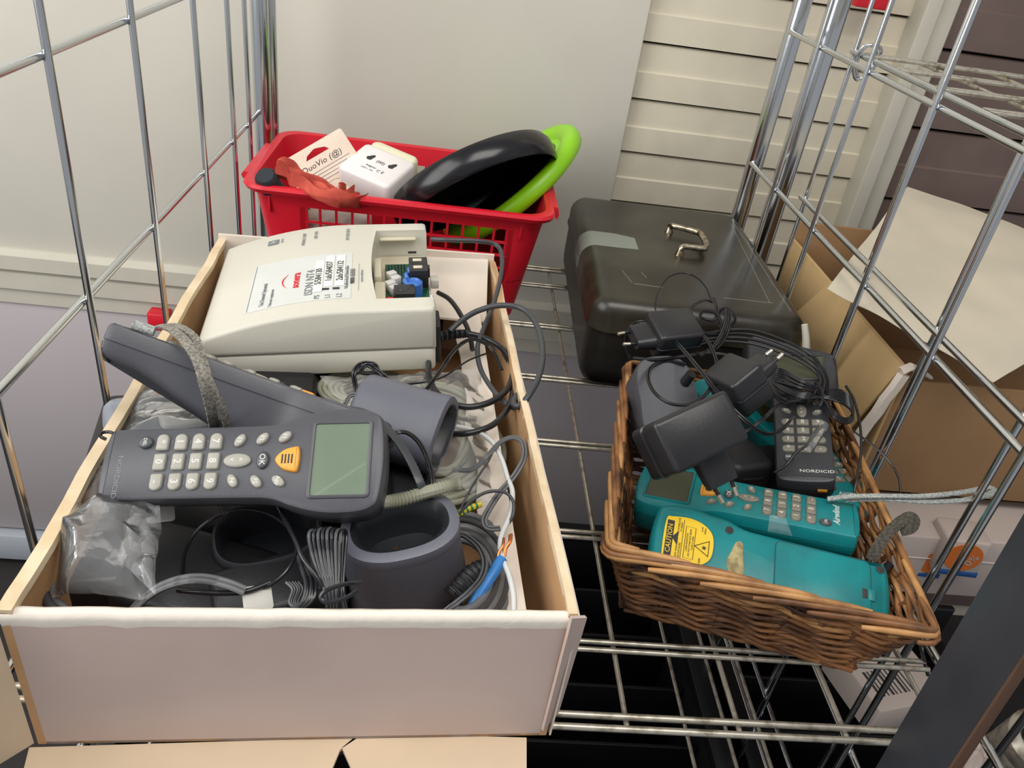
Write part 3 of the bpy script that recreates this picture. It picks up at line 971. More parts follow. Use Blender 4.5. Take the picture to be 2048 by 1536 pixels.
# ================================================================== ISDN BOX
def isdn():
    R = (Matrix.Rotation(0.1091, 3, 'Z') @ Matrix.Rotation(-0.094, 3, 'Y') @ Matrix.Rotation(0.0467, 3, 'X')).to_4x4()
    R.translation = (0.0024, 0.8063, 0.120)
    Wd, D, Hh, hl = 0.266, 0.230, 0.0857, 0.0523
    t = thing('phone_network_box', 'cream plastic phone network box with open wiring bay, resting on cables in the box', 'network box', R)

    def zt(x):
        u = max(0.0, (-x - 0.10) / (Wd - 0.10))
        return Hh - (Hh - hl) * (u ** 1.9)
    seam = 0.030
    # side profile as closed loop in x,z, extruded along y with rounded edges
    def prof(z0, z1f, ins):
        P = [(0.0 - ins, z0 + ins), (0.0 - ins, zt(0) - 0.004 - ins * 0.6), (-0.0012 - ins, zt(0) - 0.0012 - ins), (-0.004 - ins, zt(0) - ins)]
        for i in range(1, 25):
            x = -0.004 - (Wd - 0.010) * i / 24
            P.append((max(x, -Wd + 0.006 + ins), zt(x) - ins))
        P += [(-Wd + 0.001 + ins, zt(-Wd) - 0.005 - ins), (-Wd + ins, zt(-Wd) - 0.010 - ins), (-Wd + ins, z0 + ins)]
        return P
    rings = []
    for y, ins in ((0, 0.005), (0.0012, 0.0024), (0.0035, 0.0008), (0.006, 0), (D - 0.006, 0), (D - 0.0035, 0.0008), (D - 0.0012, 0.0024), (D, 0.005)):
        rings.append([(x, y, max(z, seam + 0.0006)) for x, z in prof(seam - 0.0, None, ins)])
    cover = mesh('cover', *skin(rings), 'beige_plastic', t, 40)
    cut = []
    bay = [(-0.066 - 0.006 * math.sin(PI * i / 10), 0.205 - 0.180 * i / 10) for i in range(11)] + [(0.02, 0.025), (0.02, 0.205)]
    V, F = loft(bay, [(0.046, 0), (0.2, 0)])
    cut.append((V, F))
    cut.append(rbox(-0.090, 0.146, 0.07, -0.085, 0.153, 0.2, 0.0008))
    bool_cut(cover, cut)
    mesh('base', *rbox(-Wd + 0.0015, 0.0015, 0.0, -0.0008, D - 0.0015, seam - 0.0002, 0.006, 0.003), 'beige_plastic', t)
    # inside of the bay
    BZ = 0.012
    mesh('bay_floor', *rbox(-0.0665, 0.0265, 0.0445, -0.002, 0.2035, 0.0485, 0.001), 'beige_inner', t)
    mesh('bay_step', *rbox(-0.069, 0.03, 0.046, -0.056, 0.095, 0.070, 0.003), 'beige_inner', t)
    mesh('bay_step', *rbox(-0.069, 0.10, 0.046, -0.060, 0.15, 0.074, 0.003), 'beige_inner', t)
    mesh('bay_lip', *rbox(-0.062, 0.196, 0.074, -0.014, 0.204, 0.077, 0.002), 'beige_inner', t)
    pcb = mesh('circuit_board', *rbox(-0.056, 0.001, 0.037, -0.003, 0.140, 0.0395, 0.001), 'pcb', t)
    pcb.location.y = 0.027
    pcb.location.z = BZ + 0.004
    for x, y in ((-0.034, 0.080), (-0.030, 0.094), (-0.036, 0.066)):
        mesh('capacitor', *xf(loft([(0.0075 * math.cos(2 * PI * i / 16), 0.0075 * math.sin(2 * PI * i / 16)) for i in range(16)], [(0, 0.001), (0.001, 0), (0.004, 0), (0.005, 0.001)]),
                              Matrix.Translation((x + 0.004, y, 0.050)) @ Matrix.Rotation(1.1, 4, 'Y')), 'blue_part', pcb)
    mesh('capacitor', *loft([(-0.022 + 0.011 * math.cos(2 * PI * i / 20), 0.060 + 0.011 * math.sin(2 * PI * i / 20)) for i in range(20)], [(0.0395, 0), (0.056, 0), (0.058, 0.003), (0.0555, 0.005)]), 'blue_part', pcb)
    for y in (0.083, 0.102):
        k = mesh('socket', *rbox(-0.026, y - 0.009, 0.0395, -0.003, y + 0.0088, 0.064, 0.0015), 'black_plastic', pcb)
        mesh('socket_mouth', *rbox(-0.021, y - 0.003, 0.064, -0.010, y + 0.004, 0.0645, 0.0005), 'beige_inner', k)
    k = mesh('socket', *rbox(-0.046, 0.029, 0.0395, -0.021, 0.052, 0.058, 0.002), 'black_plastic', pcb)
    mesh('socket_mouth', *loft([(-0.034 + 0.007 * math.cos(2 * PI * i / 14), 0.042 + 0.006 * math.sin(2 * PI * i / 14)) for i in range(14)], [(0.058, 0), (0.0585, 0.0004)]), 'cord_black', k)
    for x, y in ((-0.048, 0.096), (-0.043, 0.084), (-0.050, 0.072), (-0.045, 0.060)):
        mesh('terminal_block', *xf(rbox(-0.006, -0.005, 0, 0.006, 0.005, 0.012, 0.002), Matrix.Translation((x, y, 0.0395)) @ Matrix.Rotation(0.5, 4, 'Z')), 'white_part', pcb)
    for i in range(6):
        mesh('header_pin', *rbox(-0.052 + i * 0.004, 0.114, 0.0395, -0.051 + i * 0.004, 0.115, 0.052, 0.0003), 'black_plastic', pcb)
    mesh('resistor', *tubevf([Vector((-0.055, 0.034, 0.046)), Vector((-0.047, 0.034, 0.046))], 0.0045, 10), 'red_plastic', pcb)
    # torn grey fringe at the right end
    P = [Vector((-0.001 + 0.004 * noise.noise(Vector((i * 1.3, 0, 0))), 0.030 + i * 0.0022, 0.062 + 0.010 * noise.noise(Vector((i * 0.9, 4, 0))))) for i in range(18)]
    mesh('torn_seal', *tubevf(P, lambda u: 0.0026, 5), 'white_part', t, 15)
    mesh('hook_tab', *rbox(-0.0, 0.108, 0.050, 0.010, 0.122, 0.062, 0.001), 'beige_plastic', t)
    mesh('dark_notch', *rbox(-0.0106, 0.134, 0.052, 0.0004, 0.143, 0.066, 0.0005), 'cord_black', t)
    mesh('dark_notch', *rbox(-0.025, 0.2042, 0.052, -0.014, 0.2054, 0.0545, 0.0004), 'cord_black', t)
    # black end plate with cable gland
    mesh('gland', *rbox(-0.0006, 0.010, 0.004, 0.006, 0.048, 0.055, 0.003), 'black_soft', t)

    def slope(x):
        return math.atan2(zt(x + 0.002) - zt(x - 0.002), 0.004)

    def strip(name, x0, x1, ya, yb, m, lift=0.0004, n=14, skew=0.0):
        rings = []
        for i in range(n + 1):
            x = x0 + (x1 - x0) * i / n
            z = zt(x) + lift
            s = skew * (i / n)
            rings.append([(x, ya + s, z - 0.0003), (x, yb + s, z - 0.0003), (x, yb + s, z), (x, ya + s, z)])
        return mesh(name, *skin(rings), m, t, 25)
    lab = strip('label', -0.214, -0.095, 0.028, 0.142, 'label_white')
    strip('label_border', -0.2125, -0.2115, 0.030, 0.140, 'ink_grey', 0.0005)

    def wr(x, y, s, size, m='ink', lift=0.0008, sx=1.0, al='CENTER', bold=0):
        text(t, s, size, (x, y, zt(x) + lift), m, rz=PI / 2, rx=0, align=al, bold=bold, sx=sx).rotation_euler = (Matrix.Rotation(-slope(x), 3, 'Y') @ Matrix.Rotation(PI / 2, 3, 'Z')).to_euler()
    wr(-0.196, 0.062, 'Tele Danmark Systemtek', 0.0075, 'ink_grey', sx=0.7)
    wr(-0.186, 0.050, 'Telecom equipment', 0.0055, 'ink_grey', sx=0.9)
    wr(-0.160, 0.082, 'sonera', 0.0135, 'ink_red', bold=0.0003)
    # swoosh over the word
    V = []
    P = [Vector((-0.170 - 0.006 * math.sin(PI * i / 10), 0.066 + 0.034 * i / 10, 0)) for i in range(11)]
    P = [Vector((p.x, p.y, zt(p.x) + 0.0007)) for p in P]
    mesh('swoosh', *tubevf(P, lambda u: 0.0001 + 0.0007 * math.sin(PI * u), 5), 'ink_red', t)
    wr(-0.143, 0.072, 'ISDN NT4', 0.0140, 'ink_grey', sx=1.0)
    for x, s, y0 in ((-0.1335, 'S/584130', 0.082), (-0.1215, '1ab/584037', 0.093), (-0.1085, '2ab/584132', 0.093)):
        strip('number_strip', x - 0.0052, x + 0.0052, y0 - 0.036, y0 + 0.042, 'label_strip', 0.0011)
        wr(x, y0 + 0.001, s, 0.0112, 'ink', 0.0015, sx=0.95)
    for x, s in ((-0.133, 'PS'), (-0.121, 'L1'), (-0.108, 'L2')):
        wr(x, 0.035, s, 0.0090, 'ink_grey')
    for x in (-0.124, -0.112):
        mesh('tick_mark', *xf(rbox(-0.004, -0.002, 0, 0.004, 0.002, 0.0003, 0.0005), Matrix.Translation((x, 0.0515, zt(x) + 0.0009))), 'ink', t)
    wr(-0.1005, 0.078, 'Vikailmoitus/Felanmälan', 0.0062, 'ink_grey', sx=0.95)
    wr(-0.0935 + 0.0, 0.080, '9800-55555', 0.0078, 'ink')
    mesh('printed_box', *merge(rbox(-0.0898 + 0.003, 0.046, 0, -0.0894 + 0.003, 0.112, 0.0002, 0.0001)), 'ink_grey', t).location = (0, 0, Hh + 0.0004)
    wr(-0.083, 0.080, 'sonera solutions', 0.0045, 'ink_grey')
    lg = mesh('logo_panel', *xf(rbox(-0.007, -0.006, 0, 0.007, 0.006, 0.0003, 0.001), Matrix.Translation((-0.198, 0.200, zt(-0.198) + 0.0006)) @ Matrix.Rotation(-slope(-0.198), 4, 'Y')), 'ink_grey', t)
    wr(-0.198, 0.200, 'H', 0.008, 'label_white', 0.0013)
    wr(-0.187, 0.200, 'mixom', 0.0042, 'ink_grey')
    wr(-0.158, 0.192, 'INTERN.S 2 MBIT', 0.0060, 'ink_grey', sx=0.8)
    wr(-0.143, 0.200, 'LINE / BUS', 0.0060, 'ink_grey', sx=0.8)
    wr(-0.102, 0.195, 'NT1 PLUS 2B1Q', 0.0060, 'ink_grey', sx=0.8)
    return t


isdn()


# ================================================================== CRADLES
def cradle(name, label, mw, W, D, Hh, m='device_dark', cavity=0.045, slope=0.014, flare=1.0, inner='device_deep', pw=2.6, lip=0.0045, backflat=0.0):
    """cup with an oval slot: local z up, x wide, rim slants up towards +y"""
    t = thing(name, label, 'charging cradle', mw)
    N = 44

    def ring(w, d, z, tilt=0.0, yo=0.0):
        P = []
        for i in range(N):
            a = 2 * PI * i / N
            c, s = math.cos(a), math.sin(a)
            x = w * abs(c) ** (2 / pw) * (1 if c > 0 else -1)
            y = d * abs(s) ** (2 / pw) * (1 if s > 0 else -1)
            if s > 0: y *= (1 - backflat)
            P.append((x, y + yo, z + tilt * y / max(D, 1e-6)))
        return P
    w, d = W / 2, D / 2
    R = [ring(w * 0.86 * flare, d * 0.86 * flare, -Hh), ring(w * 0.95 * flare, d * 0.95 * flare, -Hh + 0.002), ring(w * 0.99 * flare, d * flare, -Hh + 0.006), ring(w * (0.5 + 0.47 * flare), d * (0.5 + 0.48 * flare), -Hh * 0.5, slope * 0.5),
         ring(w * 0.96, d * 0.96, -0.014, slope), ring(w * 0.97, d * 0.97, -0.012, slope), ring(w * 0.985, d * 0.985, -0.007, slope), ring(w * 0.97, d * 0.97, -0.002, slope), ring(w - lip * 0.7, d - lip * 0.7, 0.0, slope), ring(w - lip, d - lip, -0.0006, slope)]
    mesh('shell', *skin(R, True, True, False), m, t, 50)
    R = [ring(w - lip, d - lip, -0.0006, slope), ring(w - lip * 1.5, d - lip * 1.5, -0.004, slope), ring(w - lip * 1.9, d - lip * 1.9, -cavity * 0.6, slope * 0.6), ring(w - lip * 2.4, d - lip * 2.4, -cavity)]
    o = mesh('slot', *skin(R, True, False, True), inner, t, 50)
    o.data.flip_normals()
    for i in range(2):
        mesh('contact', *xf(tubevf([Vector((0, 0, 0)), Vector((0, 0, 0.004))], 0.0011, 8), Matrix.Translation((-0.012 + i * 0.006, -0.004 + 0.001 * i, -cavity))), 'copper', t)
    return t


# front cradle
o0 = at(797, 1050, 0.150)
mw = frame(at(800, 1047, 0.162), (0.95, 0.26, 0.15), (-0.10, -0.10, 0.99))
crd = cradle('charging_cradle', 'upright grey charging cradle with an oval slot, front right in the box', mw, 0.101, 0.072, 0.13, cavity=0.030, slope=0.004, m='cradle_grey', lip=0.0095, inner='bezel_dark', flare=1.16, pw=2.4)
pj = mesh('plug_jack', *tubevf([Vector((0.030, -0.030, -0.078)), Vector((0.034, -0.048, -0.090)), Vector((0.040, -0.052, -0.105))], 0.0058, 12), 'cord_black', crd)
# right cradle, on its side, mouth to the right
mw = frame(at(890, 872, 0.150), (0.25, 0.72, 0.64), (0.93, -0.36, 0.04))
cradle('charging_cradle', 'grey charging cradle lying on its side beside the green screen, mouth to the right', mw, 0.082, 0.060, 0.095, cavity=0.05, slope=0.0, inner='bezel_dark', lip=0.008, m='cradle_grey')
# middle cradle under the terminal
mw = frame(at(532, 1060, 0.122), (0.93, 0.20, 0.18), (-0.05, -0.22, 0.97))
cradle('charging_cradle', 'dark charging cradle half hidden under the main terminal, centre of the box', mw, 0.095, 0.062, 0.09, 'device_deep', cavity=0.03, inner='bezel_dark')
mw = frame(at(425, 1090, 0.085), (0.6, 0.55, 0.2), (-0.35, 0.15, 0.9))
cradle('charging_cradle', 'dark cradle deep in the box, left of the one under the terminal', mw, 0.08, 0.05, 0.06, 'device_deep', cavity=0.02, inner='bezel_dark')

# thick ribbed grey strap between terminal and front cradle
P = cat(px3([(760, 1005, .172), (800, 1000, .172), (850, 985, .176), (900, 972, .182), (922, 969, .184)]), 14)
c = sum(P, Vector()) / len(P)
o = mesh('ribbed_strap', *tubevf([p - c for p in P], lambda u: 0.0056 + 0.0007 * math.sin(u * 170), 10), 'cord_pale', None, 30)
o.location = c
tagged(o, 'stiff ribbed olive grey strap sticking out from under the screen end of the terminal', 'strap')


# ================================================================== POWER ADAPTERS
def adapter(label, mw, L, Wd, Hh, neck=(0, 0), group='black mains adapters', pinlen=0.019, nk=0.024, taper=0.15, sleeve=True):
    """local x = direction the pins point"""
    t = thing('mains_adapter', label, 'adapter', mw, group)
    V, F = rbox(-L, -Wd / 2, -Hh / 2, 0, Wd / 2, Hh / 2, 0.006, 0.004)
    V = [(x, y * (1 - taper * abs(z) / Hh * 2 * 0.4), z) for x, y, z in V]
    b = mesh('casing', V, F, 'black_plastic', t)
    mesh('casing_seam', *rbox(-L - 0.0003, -Wd / 2 - 0.0003, -0.0006, 0.0003, Wd / 2 + 0.0003, 0.0006, 0.006, 0.0003), 'cord_black', b)
    out = rrect(-0.019, -0.0085, 0.019, 0.0085, 0.008, 4)
    V, F = loft([(a, c_) for a, c_ in out], [(-0.004, -0.003), (0.004, -0.001), (nk * 0.7, 0.0), (nk, 0.0015)])
    V = [(z, x + neck[0], y + neck[1]) for x, y, z in V]
    n = mesh('plug_neck', V, F, 'black_plastic', t)
    for s in (-1, 1):
        p = Vector((nk - 0.002, neck[0] + s * 0.0105, neck[1]))
        d_ = Vector((1, -s * 0.09, 0))
        o = mesh('pin_sleeve', *tubevf([p, p + d_ * pinlen * 0.55], 0.0021, 10), 'cord_black', n)
        o2 = mesh('plug_pin', *tubevf([p + d_ * pinlen * 0.5, p + d_ * pinlen * 0.97, p + d_ * pinlen], lambda u: 0.0024 if u < 0.9 else 0.0016, 10), 'pin_metal', n)
    return t


# front one in the basket: big black block, pins pointing down right
p0 = at(1402, 922, 0.165)
adapter('big black mains adapter lying in the wicker basket, pins pointing at the teal keypad', frame(p0, (0.45, -0.56, -0.60), (0.10, -0.62, 0.75)) @ Matrix.Translation((0.0, 0, 0)), 0.054, 0.094, 0.058, neck=(0.014, -0.006), nk=0.030)
adapter('black mains adapter with two pins raised, beside the coiled cable in the wicker basket', frame(at(1505, 745, 0.185), (0.72, 0.42, 0.52), (-0.45, 0.1, 0.8)), 0.045, 0.062, 0.048, nk=0.022)
adapter('black mains adapter at the back left of the wicker basket, pins pointing left', frame(at(1300, 672, 0.165), (-0.95, -0.28, -0.06), (0.05, -0.25, 0.95)), 0.062, 0.055, 0.040, nk=0.024)


# ================================================================== RED BASKET
def red_basket():
    x0, x1, y0, y1, h = -0.302, 0.157, 1.145, 1.432, 0.200
    t = thing('plastic_basket', 'red plastic basket with square holes at the back of the shelf', 'basket', Vector((x0, y0, 0)))
    ctr = Vector(((x1 - x0) / 2, (y1 - y0) / 2))

    def ring(z, off, r=0.035, n=5):
        k = off
        return [(x, y, z) for x, y in rrect(0 + k, 0 + k, x1 - x0 - k, y1 - y0 - k, r, n)]
    tap = 0.030

    def inz(z): return tap * (1 - z / h) + 0.006
    # walls are made as a frame of solid bands, with bars over the pierced zone
    N = 6
    zb, zt_ = 0.075, 0.168          # pierced zone
    L = x1 - x0; Dp = y1 - y0
    V1 = skin([ring(0.0, inz(0)), ring(zb, inz(zb)), ring(zb, inz(zb) + 0.003), ring(0.004, inz(0) + 0.003)], True, False, True)
    mesh('lower_wall', *V1, 'red_plastic', t)
    mesh('bottom', *loft([(x, y) for x, y, z in ring(0, inz(0))], [(0.0005, 0), (0.004, 0)]), 'red_plastic', t, 0)
    V2 = skin([ring(zt_, inz(zt_)), ring(h - 0.008, 0.006), ring(h - 0.012, -0.003), ring(h - 0.006, -0.006), ring(h - 0.001, -0.004), ring(h, 0.001), ring(h - 0.002, 0.008), ring(zt_, inz(zt_) + 0.003)], True, False, False)
    V, F = V2
    n = len(ring(0, 0))
    F = F + [(7 * n + i, 7 * n + (i + 1) % n, (i + 1) % n, i) for i in range(n)]
    # the short ends dip into a handle: bend the rim at both ends
    V = [(x, y, z) for x, y, z in V]
    mesh('rim', V, F, 'red_plastic', t)

    def wallpoint(side, s, z):
        k = inz(z)
        if side == 0: return Vector((s, k, z)), Vector((0, 1, 0))
        if side == 1: return Vector((s, Dp - k, z)), Vector((0, -1, 0))
        if side == 2: return Vector((k, s, z)), Vector((1, 0, 0))
        return Vector((L - k, s, z)), Vector((-1, 0, 0))
    bars = []
    for side, a, b in ((0, 0.085, L - 0.062), (1, 0.085, L - 0.062)):
        nb = 14
        for i in range(nb):
            s = a + (b - a) * i / (nb - 1)
            w = 0.0019 if 0 < i < nb - 1 else 0.006
            p, nn = wallpoint(side, s, zb - 0.002); q, _ = wallpoint(side, s, zt_ + 0.003)
            u = Vector((w, 0, 0)); th = nn * 0.003
            R = [[p - u, p + u, p + u + th, p - u + th], [q - u, q + u, q + u + th, q - u + th]]
            mesh('bar', *skin(R), 'red_plastic', t, 0)
        for j in range(1, 4):
            z = zb + (zt_ - zb) * j / 4
            p, nn = wallpoint(side, a, z); q, _ = wallpoint(side, b, z)
            u = Vector((0, 0, 0.0018)); th = nn * 0.003
            R = [[p - u, p + u, p + u + th, p - u + th], [q - u, q + u, q + u + th, q - u + th]]
            mesh('bar', *skin(R), 'red_plastic', t, 0)
        # solid corners of the pierced zone
    def band(s0, s1, nm):
        # solid corner panels following the rounded ring between parameter indices
        R = []
        base = [ring(z, inz(z)) for z in (zb - 0.002, zt_ + 0.002)]
        inn = [ring(z, inz(z) + 0.003) for z in (zb - 0.002, zt_ + 0.002)]
        return base, inn
    base, inn = band(0, 0, '')
    m_ = len(base[0])

    def panel(idx):
        for a, b in zip(idx[:-1], idx[1:]):
            pass
        R = [[Vector(base[0][i]), Vector(base[1][i]), Vector(inn[1][i]), Vector(inn[0][i])] for i in idx]
        mesh('corner_panel', *skin(R), 'red_plastic', t)
    # rrect order: corner(x1,y0), corner(x1,y1), corner(x0,y1), corner(x0,y0), each n+1 = 6 points
    def ext(pts_idx, first=None, last=None):
        R = []
        if first is not None:
            p = [wallpoint(first[0], first[1], z)[0] for z in (zb - 0.002, zt_ + 0.002)]
            nn = wallpoint(first[0], first[1], zb)[1] * 0.003
            R.append([p[0], p[1], p[1] + nn, p[0] + nn])
        for i in pts_idx:
            R.append([Vector(base[0][i]), Vector(base[1][i]), Vector(inn[1][i]), Vector(inn[0][i])])
        if last is not None:
            p = [wallpoint(last[0], last[1], z)[0] for z in (zb - 0.002, zt_ + 0.002)]
            nn = wallpoint(last[0], last[1], zb)[1] * 0.003
            R.append([p[0], p[1], p[1] + nn, p[0] + nn])
        mesh('end_panel', *skin(R), 'red_plastic', t)
    ext(list(range(0, 12)), (0, L - 0.064), (1, L - 0.064))
    ext(list(range(12, 24)), (1, 0.087), (0, 0.087))
    # ribs and end handles
    for s in (0.035, L - 0.045):
        for zz in (0.14,):
            p, nn = wallpoint(0, s, zz)
            mesh('rib', *rbox(p.x - 0.0015, p.y - 0.006, 0.155, p.x + 0.0015, p.y + 0.002, 0.190, 0.001), 'red_plastic', t)
    mesh('end_handle', *skin([[(x, y, z) for x, z in ((-0.004, h - 0.008), (-0.012, h - 0.012), (-0.015, h - 0.006), (-0.012, h - 0.001), (0.0, h - 0.001))] for y in (0.05, 0.07, 0.12, 0.18, 0.20)]), 'red_plastic', t)
    mesh('end_handle', *skin([[(L - x, y, z) for x, z in ((-0.004, h - 0.008), (-0.012, h - 0.022), (-0.015, h - 0.014), (-0.012, h - 0.002), (0.0, h - 0.001))] for y in (0.05, 0.07, 0.12, 0.18, 0.20)]), 'red_plastic', t)
    return t


red_basket()

# things in the red basket
P = [at(530, 350, 0.212), at(546, 378, 0.185), at(585, 415, 0.145), at(640, 455, 0.11)]
P = cat(P, 6)
c = sum(P, Vector()) / len(P)
o = mesh('foam_tube', *tubevf([p - c for p in P], lambda u: 0.017 if u > 0.04 else 0.013, 18), 'foam_black', None, 50)
o.location = c
tagged(o, 'dark grey foam tube at the left end of the red basket', 'tube')

# hang tag card
p0 = at(628, 372, 0.175)
tg = thing('hang_tag', 'pale printed cardboard hang tag with a slot, standing in the red basket', 'tag', frame(at(650, 335, 0.20), (0.82, 0.35, 0.52), (-0.15, -0.75, 0.62)))
card = mesh('card', *rbox(-0.055, -0.060, -0.0006, 0.055, 0.045, 0.0006, 0.004, 0.0003), 'tag_card', tg)
slot = [(-0.020, 0.024), (0.022, 0.024), (0.017, 0.031), (0.003, 0.036), (-0.001, 0.036), (-0.015, 0.031)]
bool_cut(card, [loft(slot, [(-0.01, 0), (0.01, 0)])])
text(tg, 'QuoVio (@)', 0.014, (0, 0.011, 0.0008), 'ink', shear=0.2)
for i, (yy, ln) in enumerate(((0.000, 0.09), (-0.006, 0.075), (-0.012, 0.085), (-0.018, 0.05))):
    mesh('print_line', *rbox(-ln / 2, yy - 0.0008, 0.0006, ln / 2, yy + 0.0004, 0.0009, 0.0003), 'ink_grey', tg, 0)
mesh('printed_oval', *tubevf([Vector((0.012 * math.cos(a), -0.032 + 0.007 * math.sin(a), 0.0008)) for a in [2 * PI * i / 20 for i in range(20)]], 0.0003, 4, True), 'ink_grey', tg)

# rust coloured cloth
def ribbon_cloth(name, pts, w, m, label, seed, folds=3.0):
    P = cat(px3(pts), 8)
    c = sum(P, Vector()) / len(P)
    P = [p - c for p in P]
    T, U = frames(P)
    rings = []
    K = 14
    for i, p in enumerate(P):
        s = T[i].cross(U[i])
        top, bot = [], []
        for k in range(K + 1):
            v = k / K - 0.5
            hgt = 0.010 * math.sin(v * folds * 2 * PI + i * 0.12) + 0.010 * noise.noise(Vector((i * 0.16, v * 5, seed)))
            ww = w * (1 + 0.3 * noise.noise(Vector((i * 0.1, seed, 2))))
            q = p + s * (v * 2 * ww) + U[i] * hgt
            top.append(q); bot.append(q - U[i] * 0.0012)
        rings.append(top + bot[::-1])
    o = mesh(name, *skin(rings), m, None, 60)
    o.location = c
    return tagged(o, label, 'cloth')


ribbon_cloth('crumpled_cloth', [(552, 338, .215), (585, 345, .212), (612, 362, .205), (650, 385, .20), (690, 395, .195), (712, 390, .19)], 0.019, 'cloth_rust', 'crumpled rust coloured cloth draped over the things in the red basket', 3)

# white travel adapter cube
ad = thing('travel_adapter', 'chunky white travel adapter with socket holes, in the red basket', 'adapter', frame(at(757, 352, 0.195), (0.86, -0.42, -0.12), (0.30, -0.42, 0.85)) @ Matrix.Diagonal((0.95, 0.95, 0.95, 1)))
mesh('front_half', *rbox(-0.050, -0.048, -0.032, 0.050, 0.040, 0.026, 0.010, 0.006), 'adapter_white', ad)
mesh('back_half', *rbox(-0.046, 0.036, -0.030, 0.044, 0.062, 0.022, 0.012, 0.006), 'adapter_cream', ad)
for x, y in ((-0.018, 0.006), (0.024, 0.006)):
    mesh('socket_hole', *xf(loft([(0.0045 * math.cos(a) * (1.6 if math.sin(a) < 0 else 1), 0.009 * math.sin(a)) for a in [2 * PI * i / 12 for i in range(12)]], [(0.0255, 0), (0.0265, 0.0006)]), Matrix.Translation((x, y, 0)) @ Matrix.Rotation(-0.4, 4, 'Z')), 'ink', ad)
text(ad, '(00)', 0.010, (0.003, 0.002, 0.0263), 'ink')
text(ad, 'Adaptor', 0.006, (-0.004, -0.016, 0.0263), 'ink')
text(ad, 'C E', 0.009, (0.016, -0.020, 0.0263), 'ink')
text(ad, '250V~ 10A', 0.005, (-0.006, -0.025, 0.0263), 'ink_grey')
for y in (-0.01, 0.028):
    mesh('screw_hole', *xf(loft([(0.003 * math.cos(a), 0.003 * math.sin(a)) for a in [2 * PI * i / 10 for i in range(10)]], [(0, 0), (0.0008, 0.0004)]), Matrix.Translation((-0.0498, y, 0.0)) @ Matrix.Rotation(-PI / 2, 4, 'Y')), 'ink', ad)
text(ad, 'T4', 0.012, (-0.0506, -0.026, 0.0), 'ink', rz=0, ry=-PI / 2, rx=0)

# plastic wrapped white part seen through the holes
wr_ = thing('wrapped_part', 'white plastic part in clear wrap low in the red basket', 'part', frame(at(672, 445, 0.135), (0.95, 0.1, 0.1)))
mesh('part_body', *rbox(-0.075, -0.02, -0.03, 0.055, 0.03, 0.014, 0.014, 0.008), 'pack_white', wr_)
text(wr_, 'TL', 0.02, (0.02, -0.021, -0.004), 'ink', rx=PI / 2)


def disc(name, label, mw, R, m, prof, group=None, cat_='disc'):
    t = thing(name, label, cat_, mw)
    n = 56
    rings = [[(R * a * math.cos(2 * PI * i / n), R * a * math.sin(2 * PI * i / n), b) for i in range(n)] for a, b in prof]
    mesh('shell', *skin(rings, True, True, True), m, t, 50)
    return t


def dframe(px, py, z, ang, tilt, flip=1):
    # a disc leaning with its long axis rising at ang degrees towards the back wall, its hollow side turned down-right
    o = at(px, py, z)
    v = (o - Vector((0, 0, CAM_Z))).normalized()
    rt = v.cross(Vector((0, 0, 1))).normalized(); up = rt.cross(v)
    a = math.radians(ang); tl = math.radians(tilt)
    ax = rt * math.cos(a) + up * math.sin(a)
    n = (up * math.cos(a) - rt * math.sin(a)) * flip
    n = n * math.cos(tl) - v * math.sin(tl)
    return frame(o, ax, n)


dn = Vector((-0.60, -0.42, 0.68))
disc_c = at(905, 372, 0.185)
dm = disc('round_lid', 'shiny black round plastic lid leaning in the red basket', dframe(940, 350, 0.205, 31, 15, -1), 0.142, 'disc_black',
          [(0.60, -0.004), (0.86, -0.006), (0.96, -0.004), (1.0, 0.006), (1.01, 0.020), (0.998, 0.034), (0.97, 0.038), (0.94, 0.034), (0.93, 0.008), (0.88, 0.004), (0.6, 0.002)])
for i in range(3):
    mesh('inner_rib', *rbox(-0.04 + i * 0.05, -0.03, 0.001, -0.036 + i * 0.05, 0.06, 0.006, 0.001), 'black_soft', dm)
dr = disc('flying_disc', 'lime green flying disc with a rounded rim leaning in the red basket', dframe(1020, 368, 0.165, 47, 14), 0.150, 'lime',
          [(0.76, 0.000), (0.84, -0.012), (0.92, -0.016), (0.98, -0.012), (1.0, -0.002), (0.985, 0.009), (0.93, 0.015), (0.85, 0.014), (0.79, 0.010), (0.76, 0.004)])
mesh('dark_centre', *loft([(0.106 * math.cos(2 * PI * i / 40), 0.106 * math.sin(2 * PI * i / 40)) for i in range(40)], [(0.0, 0), (0.005, 0.003)]), 'disc_black', dr)


